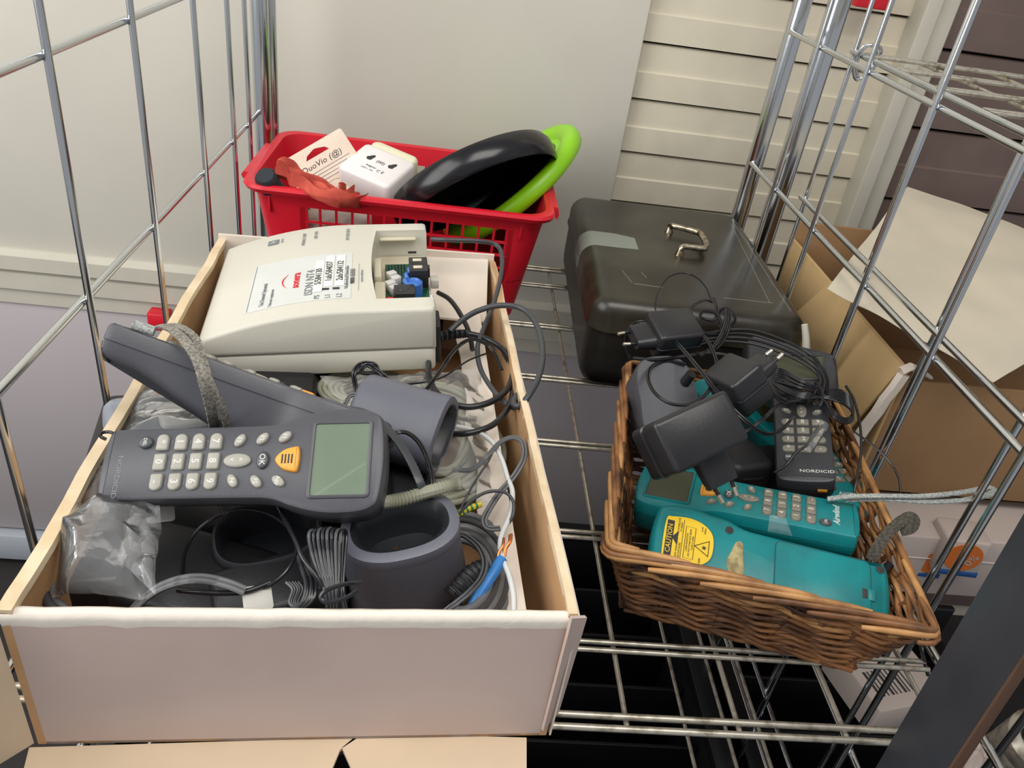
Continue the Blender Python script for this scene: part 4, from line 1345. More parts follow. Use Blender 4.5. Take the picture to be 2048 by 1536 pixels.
# ================================================================== METAL CASH BOX
def cash_box():
    t = thing('metal_box', 'worn dark green metal box with brass coloured handle and grey tape', 'metal box', Matrix.Translation((0.209, 0.985, 0.0)) @ Matrix.Rotation(-0.03, 4, 'Z'))
    Wd, D, zs, h = 0.320, 0.452, 0.100, 0.146
    out = rrect(0, 0, Wd, D, 0.032, 7)
    o2 = inset(out, 0.002)
    mesh('body', *loft(o2, [(0.001, 0.030), (0.003, 0.018), (0.009, 0.008), (0.020, 0.002), (0.035, 0.0), (zs, 0.0)]), 'box_side', t)
    mesh('lid', *loft(out, [(zs - 0.003, 0.001), (zs - 0.001, -0.0018), (zs + 0.002, -0.0018), (zs + 0.005, 0.0), (h - 0.022, 0.0), (h - 0.014, 0.0025), (h - 0.007, 0.007), (h - 0.002, 0.014), (h, 0.022)]), 'box_green', t)
    # handle
    hm = [Vector(p) + Vector((-0.008, 0.02, 0)) for p in ((0.168, 0.285, h - 0.002), (0.168, 0.288, h + 0.010), (0.176, 0.280, h + 0.013), (0.205, 0.272, h + 0.012), (0.216, 0.262, h + 0.012), (0.217, 0.225, h + 0.012), (0.213, 0.205, h + 0.012), (0.205, 0.195, h + 0.012), (0.176, 0.192, h + 0.013), (0.168, 0.186, h + 0.010), (0.168, 0.186, h - 0.002))]
    hn = thing('handle', None, None)
    bpy.data.objects.remove(hn)
    hd = mesh('handle', *tubevf(cat(hm, 6), lambda u: 0.0042 + 0.0012 * math.sin(PI * u), 10), 'brass', t, 60)
    for y in (0.285, 0.186):
        mesh('handle_mount', *loft([(0.160 + 0.008 * math.cos(2 * PI * i / 14), y + 0.02 + 0.008 * math.sin(2 * PI * i / 14)) for i in range(14)], [(h - 0.001, 0), (h + 0.003, 0.001), (h + 0.008, 0.003)]), 'brass', t)
    # grey tape over the left edge
    rings = []
    for x, z in ((-0.0008, zs - 0.002), (-0.0008, zs + 0.02), (0.002, h - 0.0135), (0.0068, h - 0.0066), (0.0135, h - 0.0016), (0.022, h + 0.0006), (0.06, h + 0.0006), (0.093, h + 0.0006)):
        y0, y1 = 0.205, 0.265
        if x > 0.09: y0, y1 = 0.207, 0.255
        rings.append([(x, y0, z), (x, y1, z), (x + (0.0008 if x < 0.001 else 0), y1, z - (0.0006 if x > 0.001 else 0)), (x + (0.0008 if x < 0.001 else 0), y0, z - (0.0006 if x > 0.001 else 0))])
    mesh('grey_tape', *skin(rings), 'tape_grey', t, 40)['label'] = 'grey tape over the left edge'
    # scratched marks
    for i, (a, b) in enumerate((((0.065, 0.075), (0.055, 0.115)), ((0.068, 0.073), (0.110, 0.071)), ((0.09, 0.10), (0.085, 0.118)), ((0.27, 0.06), (0.29, 0.39)), ((0.20, 0.060), (0.275, 0.062)), ((0.296, 0.04), (0.297, 0.41)))):
        P = [Vector((a[0] + (b[0] - a[0]) * k / 8 + random.uniform(-.0004, .0004), a[1] + (b[1] - a[1]) * k / 8, h + 0.0001)) for k in range(9)]
        mesh('scratch', *tubevf(P, 0.0003, 4), 'scratch', t, 0)


cash_box()

# ================================================================== WICKER BASKET
def wicker():
    ZR = 0.103
    top = [at(1218, 1094, ZR), at(1876, 1270, ZR), at(1660, 778, ZR), at(1256, 726, ZR)]     # fl, fr, br, bl
    bot = [at(1248, 1216, 0.006), at(1702, 1338, 0.006), at(1660, 775, ZR), at(1256, 722, ZR)]
    bot[2] = Vector((top[2].x - 0.035, top[2].y - 0.02, 0.006))
    bot[3] = Vector((top[3].x + 0.018, top[3].y - 0.025, 0.006))
    org = (bot[0] + bot[1] + bot[2] + bot[3]) / 4
    org.z = 0.006
    t = thing('wicker_basket', 'brown woven wicker basket with slanting sides, holding teal terminals and adapters', 'basket', org)
    top = [p - org for p in top]; bot = [p - org for p in bot]
    H_ = ZR - 0.006

    def corner_path(z, r=0.014, off=0.0, per=None):
        """closed ring of (point, outward normal, arclength) at height z"""
        u = z / H_
        c = [bot[i].lerp(top[i], u) for i in range(4)]
        for p in c: p.z = z
        P = []
        for i in range(4):
            a, b = c[i], c[(i + 1) % 4]
            prv = c[i - 1]
            da = (prv - a).normalized(); db = (b - a).normalized()
            for k in range(4):
                v = k / 3
                P.append((a + da * r * (1 - v) ** 2 + db * r * v ** 2))
            L = (b - a).length
            n = int(L / 0.0065)
            for k in range(1, n):
                q = a + db * (r + (L - 2 * r) * k / n)
                P.append(q)
        return P
    rows = 19
    rad = H_ / rows * 0.56
    for k in range(rows):
        z0 = rad + k * H_ / (rows + 0.3)
        P = corner_path(z0)
        n = len(P)
        # strand runs: split every ring at a few places so lengths overlap like real weaving
        Q = []
        s = 0.0
        for i in range(n):
            a, b = P[i], P[(i + 1) % n]
            tdir = (P[(i + 1) % n] - P[i - 1]).normalized()
            nn = Vector((tdir.y, -tdir.x, 0))
            ph = (s / 0.034) * PI + (k % 2) * PI
            zig = 0.0062 * abs(((s / 0.062 + k * 0.02) % 1.0) * 2 - 1) - 0.003
            Q.append(a + nn * 0.0020 * math.sin(ph) + Vector((0, 0, zig + 0.0008 * noise.noise(Vector((s * 40, k, 0))))))
            s += (b - a).length
        cuts = sorted(random.sample(range(n), 5))
        for ci in range(5):
            i0, i1 = cuts[ci], cuts[(ci + 1) % 5] + (n if ci == 4 else 0)
            seg = [Q[i % n] for i in range(i0 - 1, i1 + 2)]
            if len(seg) < 4: continue
            rr = rad * random.uniform(0.88, 1.08)
            m = random.choice(['willow', 'willow', 'willow_dark', 'willow_pale' if k > 9 else 'willow'])
            mesh('willow_strand', *tubevf(seg, lambda u, rr=rr: rr * (0.75 + 0.25 * min(1, u * 12, (1 - u) * 12)), 6), m, t, 60)
    # upright stakes inside
    for i in range(4):
        a0, a1, b0, b1 = bot[i], bot[(i + 1) % 4], top[i], top[(i + 1) % 4]
        n = int((b1 - b0).length / 0.034)
        for k in range(n + 1):
            u = (k + 0.5) / (n + 1)
            p, q = a0.lerp(a1, u), b0.lerp(b1, u)
            mesh('stake', *tubevf([p + Vector((0, 0, 0.002)), p.lerp(q, .5), q], 0.0026, 6), 'willow_dark', t, 60)
    # braided rim: long slanting overlapping rods
    P = corner_path(H_ + 0.002, 0.010)
    n = len(P)
    step = 8
    for kk, i0 in enumerate(range(0, n, step)):
        L = 26
        seg = []
        for j in range(L):
            i = (i0 + j) % n
            u = j / (L - 1)
            tdir = (P[(i + 1) % n] - P[i - 1]).normalized()
            nn = Vector((tdir.y, -tdir.x, 0))
            seg.append(P[i] + nn * (0.0050 - 0.0095 * u) + Vector((0, 0, -0.0115 + 0.0125 * math.sin(u * PI * 0.58))))
        m = random.choice(['willow', 'willow_pale', 'willow_pale', 'willow'])
        mesh('rim_rod', *tubevf(seg, lambda u: 0.0034 * (0.7 + 0.3 * min(1, u * 8, (1 - u) * 8)), 7), m, t, 60)
    # woven floor
    for k in range(22):
        u = (k + 0.5) / 22
        a, b = bot[0].lerp(bot[3], u), bot[1].lerp(bot[2], u)
        seg = [a.lerp(b, j / 20) + Vector((0, 0, 0.001 + 0.0018 * math.sin(j * PI / 2 * 1.0 + (k % 2) * PI))) for j in range(21)]
        mesh('floor_strand', *tubevf(seg, 0.0034, 5), 'willow_dark', t, 60)
    # foot strands along the bottom edge
    for i in (0, 1, 3):
        a, b = bot[i], bot[(i + 1) % 4]
        for k in range(3):
            d_ = (b - a).normalized(); nn = Vector((d_.y, -d_.x, 0))
            seg = [a.lerp(b, j / 16) + nn * (0.004 * math.sin(j * 0.8 + k * 2.1)) + Vector((0, 0, 0.0035 + 0.003 * math.cos(j * 0.8 + k * 2.1))) for j in range(-0, 17)]
            mesh('foot_strand', *tubevf(seg, 0.0030, 6), 'willow', t, 60)
    # loose crossing rods at the near right corner
    return t


wicker()

# ================================================================== TERMINALS IN THE WICKER BASKET
Rt = Matrix(((-0.925, -0.3625, -0.1137), (0.3529, -0.9307, 0.0962), (-0.1407, 0.0489, 0.9888))).to_4x4()
mw = Rt.copy(); mw.translation = (0.4471, 0.599, 0.1153)
terminal('handheld_terminal', 'teal handheld terminal with grey keys facing up, middle of the wicker basket', mw, 'teal', 'teal_dark', 'lcd_dim', logo='Airwlind', seamm='seam', keym='key_dim')
Rd = Matrix(((0.2226, -0.9283, -0.2978), (0.9567, 0.2667, -0.1165), (0.1876, -0.259, 0.9475))).to_4x4()
mw = Rd.copy(); mw.translation = (0.4127, 0.6607, 0.1123)
dk = terminal('handheld_terminal', 'dark handheld terminal with keys up under the coiled cable, back of the wicker basket', mw, 'device_deep', 'bezel_dark', 'lcd_dim', logom='key_ink', keym='key_dim')
mesh('port_label', *rbox(-0.0006, -0.022, -0.016, 0.0, -0.012, -0.012, 0.0002), 'key_orange', dk)
# a second teal terminal under the others
mw = frame(at(1722, 1012, 0.084), (-0.14, 0.97, -0.06), (0.0, 0.05, 0.95))
terminal('handheld_terminal', 'teal handheld terminal mostly hidden under the dark one in the wicker basket', mw, 'teal', 'teal_dark', 'lcd_dim', logo='Airwlind', keym='key_dim')

# front teal terminal, back side up
p0 = at(1786, 1186, 0.088); p1 = at(1304, 1068, 0.087)
xd = (p1 - p0).normalized()
mw = frame(p0, xd, (0.04, -0.36, 0.93))
ft = thing('handheld_terminal', 'teal handheld terminal lying face down with a yellow warning label, front of the basket', 'terminal', mw)
K = (p1 - p0).length / 0.23 if False else 1.0
S_ = (p1 - p0).length / 0.2
out = dev_outline(0.0275, 0.0375)
out = [(x * S_ / DS, y * S_ / DS) for x, y in out]
T = 0.032
V, F = loft(out, [(-T, 0.006), (-T + 0.003, 0.002), (-T * 0.55, 0.0)])
mesh('face_shell', V, F, 'teal_dark', ft)
V, F = loft(out, [(-T * 0.55, 0.001), (-T * 0.5, 0.001), (-T * 0.49, 0.0), (-0.010, 0.0), (-0.005, 0.0014), (-0.002, 0.004), (0.0, 0.008)])
mesh('back_shell', V, F, 'teal', ft)
s = S_
# raised head area and battery door
door = rrect(0.018 * s, -0.0225 * s, 0.096 * s, 0.026 * s, 0.006, 5)
mesh('door_gap', *loft(inset(door, -0.0009), [(-0.002, 0), (0.0003, 0)]), 'seam', ft, 0)
dd_ = mesh('battery_door', *loft(door, [(-0.002, 0), (0.0006, 0.0), (0.0012, 0.0008)]), 'teal', ft)
lt = mesh('door_latch', *rbox(0.0145 * s, 0.002 * s, -0.001, 0.0205 * s, 0.0125 * s, 0.0018, 0.0015), 'teal', dd_)
mesh('latch_slot', *rbox(0.0212 * s, 0.003 * s, 0.0, 0.0252 * s, 0.0115 * s, 0.0016, 0.0005), 'ink', dd_)
for x, y in ((0.0095, -0.0185), (0.136, -0.0215)):
    c_ = [(x * s + 0.0042 * math.cos(2 * PI * i / 16), y * s + 0.0042 * math.sin(2 * PI * i / 16)) for i in range(16)]
    mesh('screw_well', *loft(c_, [(-0.001, 0), (0.0006, 0.0), (0.0007, 0.0006)]), 'ink', ft)
    mesh('screw', *loft(inset(c_, 0.002), [(0.0005, 0), (0.0012, 0.0005)]), 'bezel_dark', ft)
lo_ = cat([Vector(p) * s for p in ((0.148, -0.001, 0), (0.150, -0.013, 0), (0.158, -0.0205, 0), (0.170, -0.0235, 0), (0.185, -0.0215, 0), (0.1895, -0.019, 0), (0.1905, 0.0, 0), (0.1895, 0.019, 0), (0.185, 0.0205, 0), (0.170, 0.022, 0), (0.158, 0.0185, 0), (0.150, 0.011, 0))], 4, True)
lo_ = [(p.x, p.y) for p in lo_]
lo_ = lo_[::-1] if sum(lo_[i - 1][0] * lo_[i][1] - lo_[i][0] * lo_[i - 1][1] for i in range(len(lo_))) < 0 else lo_
mesh('label_recess', *loft(inset(lo_, -0.0012), [(-0.001, 0), (0.0004, 0)]), 'teal_dark', ft, 0)
yl = mesh('warning_label', *loft(lo_, [(-0.001, 0), (0.0008, 0)]), 'caution_yellow', ft, 0)
yl['label'] = 'yellow caution label'


def lt_(x, y, body, size, rz=-PI / 2, m='ink', sx=1.0):
    text(yl, body, size, (x * s, y * s, 0.0010), m, rz=rz, sx=sx)


RZ = -PI / 2
mesh('label_header', *rbox(0.1825 * s, -0.0175 * s, 0.0008, 0.1885 * s, 0.0175 * s, 0.0011, 0.0004), 'ink', yl, 0)
lt_(0.1855, 0, 'CAUTION', 0.0072, RZ, 'caution_yellow')
yl.children[-1].location.z = 0.0012
mesh('label_arrow', *xf(loft([(0.002, -0.008), (0.002, 0.008), (-0.004, 0.0)][::-1], [(0.0008, 0), (0.0011, 0)]), Matrix.Translation((0.1800 * s, -0.002, 0)) @ Matrix.Rotation(PI, 4, 'Z')), 'ink', yl, 0)
for i in range(2):
    lt_(0.1785 - i * 0.0024, 0.011, ('LASER LIGHT WHEN OPEN', 'AVOID EXPOSURE')[i], 0.0026, RZ)
    lt_(0.1785 - i * 0.0024, -0.013, ('AND INTERLOCK', 'TO BEAM')[i], 0.0026, RZ)
mesh('label_rule', *rbox(0.1742 * s, -0.0205 * s, 0.0008, 0.1747 * s, 0.0175 * s, 0.0010, 0.0002), 'ink', yl, 0)
mesh('label_dot', *loft([(0.1745 * s + 0.0019 * math.cos(a), 0.0185 * s + 0.0019 * math.sin(a)) for a in [2 * PI * i / 12 for i in range(12)]], [(0.0008, 0), (0.0011, 0)]), 'ink', yl, 0)
mesh('label_frame', *tubevf([Vector((x * s, y * s, 0.0009)) for x, y in ((0.1640, -0.015), (0.1722, -0.015), (0.1722, 0.015), (0.1640, 0.015))], 0.0003, 4, True), 'ink', yl, 0)
for i in range(3):
    lt_(0.1704 - i * 0.0024, 0, ('LASER RADIATION', 'DO NOT STARE INTO BEAM', 'CLASS 2 LASER')[i], 0.0024, RZ)
tx, ty = 0.1565 * s, 0.002
P3 = [Vector((tx - 0.0055, ty - 0.0085, 0.0011)), Vector((tx - 0.0055, ty + 0.0085, 0.0011)), Vector((tx + 0.0085, ty, 0.0011))]
mesh('laser_triangle', *tubevf(P3, 0.0006, 5, True), 'ink', yl, 0)
mesh('laser_mark', *loft([(tx - 0.001 + (0.0028 if i % 2 else 0.0011) * math.cos(2 * PI * i / 16), ty + (0.0028 if i % 2 else 0.0011) * math.sin(2 * PI * i / 16)) for i in range(16)], [(0.0008, 0), (0.0011, 0)]), 'ink', yl, 0)
lt_(0.1585, -0.0155, '1mW', 0.0026, RZ)
lt_(0.1560, -0.0145, '650nm', 0.0026, RZ)
lt_(0.1585, 0.0150, 'LASER', 0.0026, RZ)
# patch of old glue
pp = []
random.seed(5)
for i in range(22):
    a = 2 * PI * i / 22
    pp.append((0.1275 * s + (0.0078 + 0.0022 * math.sin(3 * a + 1) + random.uniform(-.0008, .0008)) * math.cos(a), 0.006 * s + (0.021 + random.uniform(-.002, .002)) * math.sin(a)))
mesh('glue_patch', *loft(pp, [(-0.001, 0), (0.0006, 0), (0.0009, 0.0006)]), 'glue_patch', ft)['label'] = 'patch of old glue'
mesh('strap_anchor', *tubevf([Vector((0.004, -0.024 * s, -0.010)), Vector((-0.002, -0.030 * s, -0.006))], 0.004, 8), 'cord_black', ft)
# clear tape between the two teal terminals
sheet('clear_tape', [at(1540, 1030, 0.128), at(1572, 1036, 0.128), at(1585, 1072, 0.112), at(1535, 1062, 0.112)], 'poly_haze', 8, 8, 0.002, 60, 0.002, 8, label='scrap of clear sticky tape on the edge of the teal keypad terminal', cat_='tape')

# back left cradle, pale grey edge
mw = frame(at(1340, 800, 0.128), (0.90, 0.20, 0.05), (-0.10, -0.62, 0.75))
ck = thing('charging_cradle', 'dark grey charging cradle tipped on its face at the back left of the wicker basket', 'charging cradle', mw)
rings = []
for z, kx_, ky, oy in ((-0.060, .80, .80, 0.0), (-0.05, .86, .86, 0), (-0.02, .93, .92, 0.0), (-0.004, .96, .96, 0), (0.0, 0.92, 0.92, 0)):
    r = []
    for i in range(40):
        a = 2 * PI * i / 40
        c_, s_ = math.cos(a), math.sin(a)
        y = 0.060 * abs(s_) ** 0.62 * (1 if s_ > 0 else -1)
        wv = 0.040 + 0.008 * max(0, -y / 0.06)
        r.append((wv * kx_ * abs(c_) ** 0.62 * (1 if c_ > 0 else -1), y * ky + oy, z))
    rings.append(r)
mesh('shell', *skin(rings), 'device_dark', ck, 50)
mesh('plug_jack', *tubevf([Vector((0.024, 0.020, -0.001)), Vector((0.028, 0.026, 0.014))], 0.0062, 12), 'black_soft', ck)
tl = thing('teal_cover', 'small teal plastic cover behind the black adapter in the wicker basket', 'cover', frame(at(1425, 785, 0.12), (0.8, 0.5, 0.1)))
mesh('cover_shell', *rbox(-0.025, -0.03, -0.012, 0.022, 0.025, 0.006, 0.008, 0.004), 'teal', tl)
# dark lumps deep in the basket
for px_, py_, zz, lab in ((1478, 925, 0.085, 'dark plastic adapter deep in the wicker basket, between the teal keypad and dark terminal'), (1545, 935, 0.055, 'black plastic part at the bottom of the wicker basket')):
    q = thing('dark_part', lab, 'plastic part', frame(at(px_, py_, zz), (0.8, 0.3, -0.1)))
    mesh('part_shell', *rbox(-0.03, -0.028, -0.025, 0.032, 0.03, 0.015, 0.010, 0.006), 'black_soft', q)
    mesh('part_rib', *rbox(-0.02, -0.029, -0.004, 0.022, 0.031, -0.001, 0.008, 0.0005), 'black_plastic', q)
q = thing('screen_housing', 'dark housing with a dim screen behind the coiled cable, back of the wicker basket', 'housing', frame(at(1590, 730, 0.135), (0.97, -0.18, -0.05), (0.05, -0.30, 0.95)))
mesh('shell', *rbox(-0.062, -0.030, -0.030, 0.060, 0.042, 0.0, 0.014, 0.006), 'device_deep', q)
mesh('display', *rbox(-0.030, -0.020, 0.0002, 0.046, 0.024, 0.0014, 0.003, 0.0004), 'lcd_dim', q)
q = thing('antenna_stub', 'short pale grey antenna stub sticking up behind the wicker basket', 'antenna', at(1612, 705, 0.13))
mesh('stub', *tubevf(cat([Vector((0, 0, 0)), Vector((-0.004, 0.006, 0.018)), Vector((-0.010, 0.012, 0.036))], 4), lambda u: 0.0055 - 0.0012 * u, 12), 'trim_paint', q)

# ================================================================== STRAPS ON THE WICKER BASKET
strap('wrist_strap', [(1655, 998, .115), (1700, 993, .125), (1760, 992, .132), (1850, 992, .135), (1930, 984, .138), (1978, 975, .139), (1990, 982, .138), (1972, 992, .137)], 0.0030, 'strap_light',
      'light grey woven wrist strap hanging over the basket rim, upper length', sub=14, th=0.0008)
strap('wrist_strap', [(1690, 1000, .118), (1760, 998, .128), (1850, 1004, .131), (1920, 1001, .133), (1972, 992, .136)], 0.0028, 'strap_light',
      'light grey woven wrist strap hanging over the basket rim, lower length', sub=14, th=0.0008)
strap('wrist_strap', [(1742, 1120, .098), (1752, 1100, .108), (1770, 1073, .118), (1795, 1048, .128), (1818, 1034, .134), (1829, 1040, .133), (1822, 1056, .128), (1800, 1062, .122)], 0.0052, 'strap_dark',
      'dark olive wrist strap looping up from the end of the front teal terminal', sub=10, th=0.0009)

# ================================================================== CABLES IN THE BASKET
G = 'black adapter cables'
cable('thin_cable', [(1322, 652, .15), (1311, 620, .165), (1316, 585, .18), (1335, 556, .188), (1362, 546, .19), (1390, 553, .188), (1412, 575, .18), (1424, 604, .168)], 0.0011, 'cord_black', 'thin black wire arching up over the front of the metal box', n=6)
cable('power_cable', [(1262, 720, .14), (1252, 685, .15), (1260, 655, .162), (1288, 644, .168), (1330, 662, .172), (1385, 722, .175), (1440, 790, .172), (1500, 850, .165), (1535, 868, .155), (1565, 858, .15), (1590, 828, .148)], 0.0013, 'cord_black', 'twin black lead crossing diagonally over the big adapter in the basket', twin=True)
cable('power_cable', [(1310, 690, .15), (1332, 665, .165), (1362, 642, .175), (1383, 640, .178), (1402, 665, .178), (1425, 700, .176), (1434, 740, .172), (1420, 778, .168), (1385, 806, .164), (1345, 808, .162), (1312, 788, .162), (1297, 760, .160), (1302, 735, .158), (1330, 722, .158), (1372, 728, .158)], 0.0013, 'cord_black', 'twin black lead making a big open loop at the back left of the basket', twin=True)
cable('power_cable', [(1266, 716, .155), (1310, 719, .16), (1370, 712, .162), (1425, 700, .166), (1447, 680, .17), (1458, 650, .178), (1459, 622, .184), (1452, 620, .184), (1450, 650, .178), (1430, 690, .17), (1400, 712, .164)], 0.0013, 'cord_black', 'twin black lead running level then up to the knot behind the basket', twin=True)
cable('power_cable', [(1424, 604, .176), (1408, 600, .18), (1385, 612, .182), (1382, 632, .178), (1392, 655, .172), (1418, 668, .168), (1448, 662, .168), (1470, 640, .172), (1458, 618, .18), (1440, 622, .18), (1438, 645, .175), (1450, 672, .17)], 0.0012, 'cord_black', 'knotted black wire standing up against the metal box', twin=True)
cable('power_cable', [(1428, 596, .18), (1434, 618, .18), (1428, 640, .176), (1402, 634, .176), (1408, 622, .18), (1434, 628, .18), (1446, 655, .174)], 0.0012, 'cord_black', 'small black wire loop inside the knot against the metal box', twin=True)
for i, (lab) in enumerate(('uppermost black lead sweeping right across the back of the basket', 'second black lead sweeping right across the back of the basket', 'third black lead sweeping right, lying over the dim screen', 'lowest black lead sweeping right along the back of the basket')):
    e = i * 9
    cable('power_cable', [(1368 + e, 678 + e * .5, .162), (1430, 664 + e * .7, .166), (1500, 660 + e, .168), (1570, 682 + e, .166), (1625, 712 + e, .162), (1652 - e * .4, 752 + e * .4, .158), (1655 - e, 790, .154)], 0.0013 + 0.0002 * (i % 2), 'cord_black', lab, twin=i % 2 == 0)
cable('power_cable', [(1395, 706, .164), (1440, 708, .17), (1490, 722, .182), (1520, 750, .184), (1548, 790, .172), (1575, 805, .158)], 0.0013, 'cord_black', 'black lead passing over the raised adapter in the basket', twin=True)
cable('power_cable', [(1460, 884, .12), (1500, 858, .14), (1530, 835, .15), (1560, 808, .155), (1600, 800, .155)], 0.0013, 'cord_black', 'short twin lead between the big adapter and the coiled cable', twin=True)
# coiled and tied bundle
hb = thing('cable_coil', 'coiled black cable tied in the middle, lying on the dark terminal in the basket', 'cable', at(1632, 800, 0.15))
random.seed(11)
for k in range(9):
    f = (k - 4) / 4
    pts = [(1640, 786 + f * 4, .152), (1600, 768 + f * 9, .156 + 0.006 * random.random()), (1562, 752 + f * 14, .152), (1545, 752 + f * 12, .148), (1565, 772 + f * 10, .15), (1605, 790 + f * 7, .154),
           (1638, 792 + f * 4, .152), (1672, 790 + f * 12, .154), (1700, 806 + f * 12, .150), (1706, 832 + f * 7, .146), (1690, 842 + f * 5, .145), (1665, 826 + f * 7, .15)]
    P = cat(px3(pts), 6, True)
    mesh('cable_turn', *tubevf([p - hb.location for p in P], 0.0013, 6, True), 'cord_black', hb, 60)
mesh('twist_tie', *tubevf(cat([p - hb.location for p in px3([(1634, 766, .160), (1646, 788, .162), (1640, 812, .156), (1630, 800, .150), (1626, 778, .152)])], 5, True), 0.0014, 6, True), 'black_soft', hb)
cable('braided_cable', [(1692, 772, .145), (1708, 800, .142), (1720, 850, .138), (1722, 905, .132), (1714, 955, .122), (1708, 985, .112)], 0.0016, 'cord_black', 'black cable hanging inside the right side of the wicker basket')
cable('thin_cable', [(1706, 862, .135), (1745, 890, .135), (1778, 922, .13), (1797, 955, .12), (1801, 985, .11)], 0.0012, 'cord_black', 'thin black cable bending over the right rim of the wicker basket', n=6)
cable('power_cable', [(1550, 945, .115), (1572, 930, .125), (1592, 905, .135), (1612, 892, .14), (1628, 872, .142), (1645, 850, .145)], 0.0016, 'cord_black', 'black cable with a clear connector lying over the number keys of the dark terminal')
cc_ = px3([(1618, 897, .142), (1634, 872, .146), (1648, 850, .148)])
o = tube_obj('clear_connector', cat(cc_, 4), 0.0055, 'poly_haze', n=10)
tagged(o, 'clear plastic connector sleeve on the dark terminal in the basket', 'connector')
cable('thin_cable', [(1842, 1290, .02), (1848, 1320, .0), (1856, 1350, -.02)], 0.0022, 'cord_black', 'short black cable end hanging below the right corner of the basket', n=6)

# ================================================================== CABLES AND BAGS IN THE BIG BOX
Z = .145
pc_ = cable('power_cable', [(876, 676, .145), (905, 670, .148), (940, 668, .150), (978, 680, .148), (1010, 704, .146), (1026, 740, .144), (1016, 776, .142), (985, 802, .140), (940, 814, .138), (900, 805, .138), (872, 784, .138), (858, 752, .136), (857, 725, .13)], 0.0036, 'cord_black', 'thick black power cable making a round loop right of the phone network box', n=10)
P = cat(px3([(873, 674, .145), (905, 669, .148), (936, 667, .150)]), 16)
c = sum(P, Vector()) / len(P)
o = mesh('strain_relief', *tubevf([p - c for p in P], lambda u: (0.0066 - 0.0014 * u) + 0.0008 * math.sin(u * 120), 10), 'black_soft', None, 30)
o.location = c; tagged(o, 'ribbed black cable gland on the right end of the phone network box', 'cable gland')
cable('power_cable', [(862, 478, .20), (900, 480, .205), (955, 482, .205), (993, 490, .20), (1004, 515, .195), (1001, 555, .185), (988, 605, .17), (968, 655, .155), (955, 695, .145), (962, 740, .14), (990, 785, .137), (1018, 812, .135), (1036, 812, .142), (1030, 795, .145)], 0.0030, 'cord_grey', 'dark grey cable from behind the phone network box, dropping inside the right wall', n=10)
cable('power_cable', [(903, 868, .13), (940, 866, .135), (985, 850, .138), (1014, 820, .140), (1026, 782, .14), (1024, 740, .138), (1006, 700, .132)], 0.0034, 'cord_black', 'thick black cable curving up from behind the sideways cradle', n=10)
cable('power_cable', [(900, 662, .155), (922, 642, .165), (955, 622, .178), (1000, 611, .186), (1045, 618, .188), (1074, 652, .184), (1085, 705, .176), (1078, 752, .168), (1058, 790, .160), (1038, 812, .152), (1026, 806, .15), (1034, 790, .152)], 0.0035, 'cord_grey', 'glossy grey cable looping out over the right rim of the cardboard box', n=10)
cable('thin_cable', [(876, 585, .15), (898, 598, .152), (918, 624, .15), (938, 664, .14), (945, 700, .13)], 0.0032, 'cord_black', 'short thick black cable at the right end of the phone network box', n=8)
cable('twin_lead', [(1004, 740, .150), (985, 700, .158), (955, 680, .165), (930, 683, .166), (905, 705, .165), (880, 742, .162), (850, 782, .160), (815, 812, .158), (780, 828, .156), (755, 840, .15)], 0.0012, 'cord_black', 'twin black lead arching from the box side towards the green screen', twin=True)
cable('twin_lead', [(713, 812, .155), (711, 775, .168), (708, 745, .180), (722, 728, .184), (745, 727, .184), (754, 738, .182), (742, 746, .180), (722, 744, .180), (733, 730, .184), (756, 742, .182), (778, 762, .176), (798, 795, .168), (796, 818, .162), (775, 838, .158)], 0.0013, 'cord_black', 'knotted twin black lead standing up behind the green screen', twin=True)
cable('twin_lead', [(690, 808, .165), (700, 792, .170), (715, 790, .172), (724, 802, .170), (718, 815, .166)], 0.0013, 'cord_mid', 'small grey lead loop just behind the screen end of the terminal', twin=True)
cable('thin_cable', [(800, 770, .15), (850, 764, .15), (890, 752, .152), (935, 722, .155), (975, 706, .155)], 0.0011, 'cord_black', 'thin black wire across the bagged grey cable', n=6)
strap('flat_cable', [(628, 832, .188), (655, 822, .196), (690, 818, .204), (725, 824, .208), (760, 845, .206), (795, 882, .200), (822, 925, .192), (840, 965, .184), (850, 992, .172)], 0.0034, 'cord_grey', 'flat grey cable bent over the screen end of the main terminal', cat_='cable', sub=10)
cable('twin_lead', [(775, 885, .178), (792, 866, .188), (815, 866, .188), (838, 885, .186), (855, 918, .182), (865, 955, .178), (866, 990, .17)], 0.0013, 'cord_black', 'twin black lead lying over the sideways cradle', twin=True)
o = tube_obj('plug_jack', cat(px3([(758, 862, .180), (772, 880, .178), (778, 894, .172)]), 4), 0.0055, 'cord_black', n=10)
tagged(o, 'stubby black plug at the top right corner of the main terminal', 'plug')
cable('white_cable', [(914, 853, .125), (950, 862, .132), (984, 884, .136), (1004, 920, .138), (1015, 955, .138), (1025, 985, .138), (1020, 1030, .136), (1002, 1075, .134), (1003, 1110, .134), (1018, 1150, .134), (1027, 1190, .134), (1028, 1225, .13)], 0.0025, 'cord_white', 'white cable running down the right side of the cardboard box')
cable('thin_cable', [(905, 940, .12), (945, 938, .126), (975, 912, .135), (1000, 885, .145), (1025, 875, .150), (1045, 885, .150), (1048, 915, .146), (1030, 950, .140), (1000, 985, .136), (980, 1015, .134), (968, 1040, .132), (975, 1056, .13), (1000, 1057, .128)], 0.0016, 'cord_mid', 'thin grey lead looping against the right wall of the cardboard box', twin=True)
cable('thin_cable', [(918, 1028, .13), (945, 1000, .14), (975, 984, .146), (1008, 984, .148), (1026, 1002, .146), (1026, 1030, .14), (1016, 1048, .134)], 0.0016, 'cord_grey', 'thin dark grey lead arching above the earth wire')
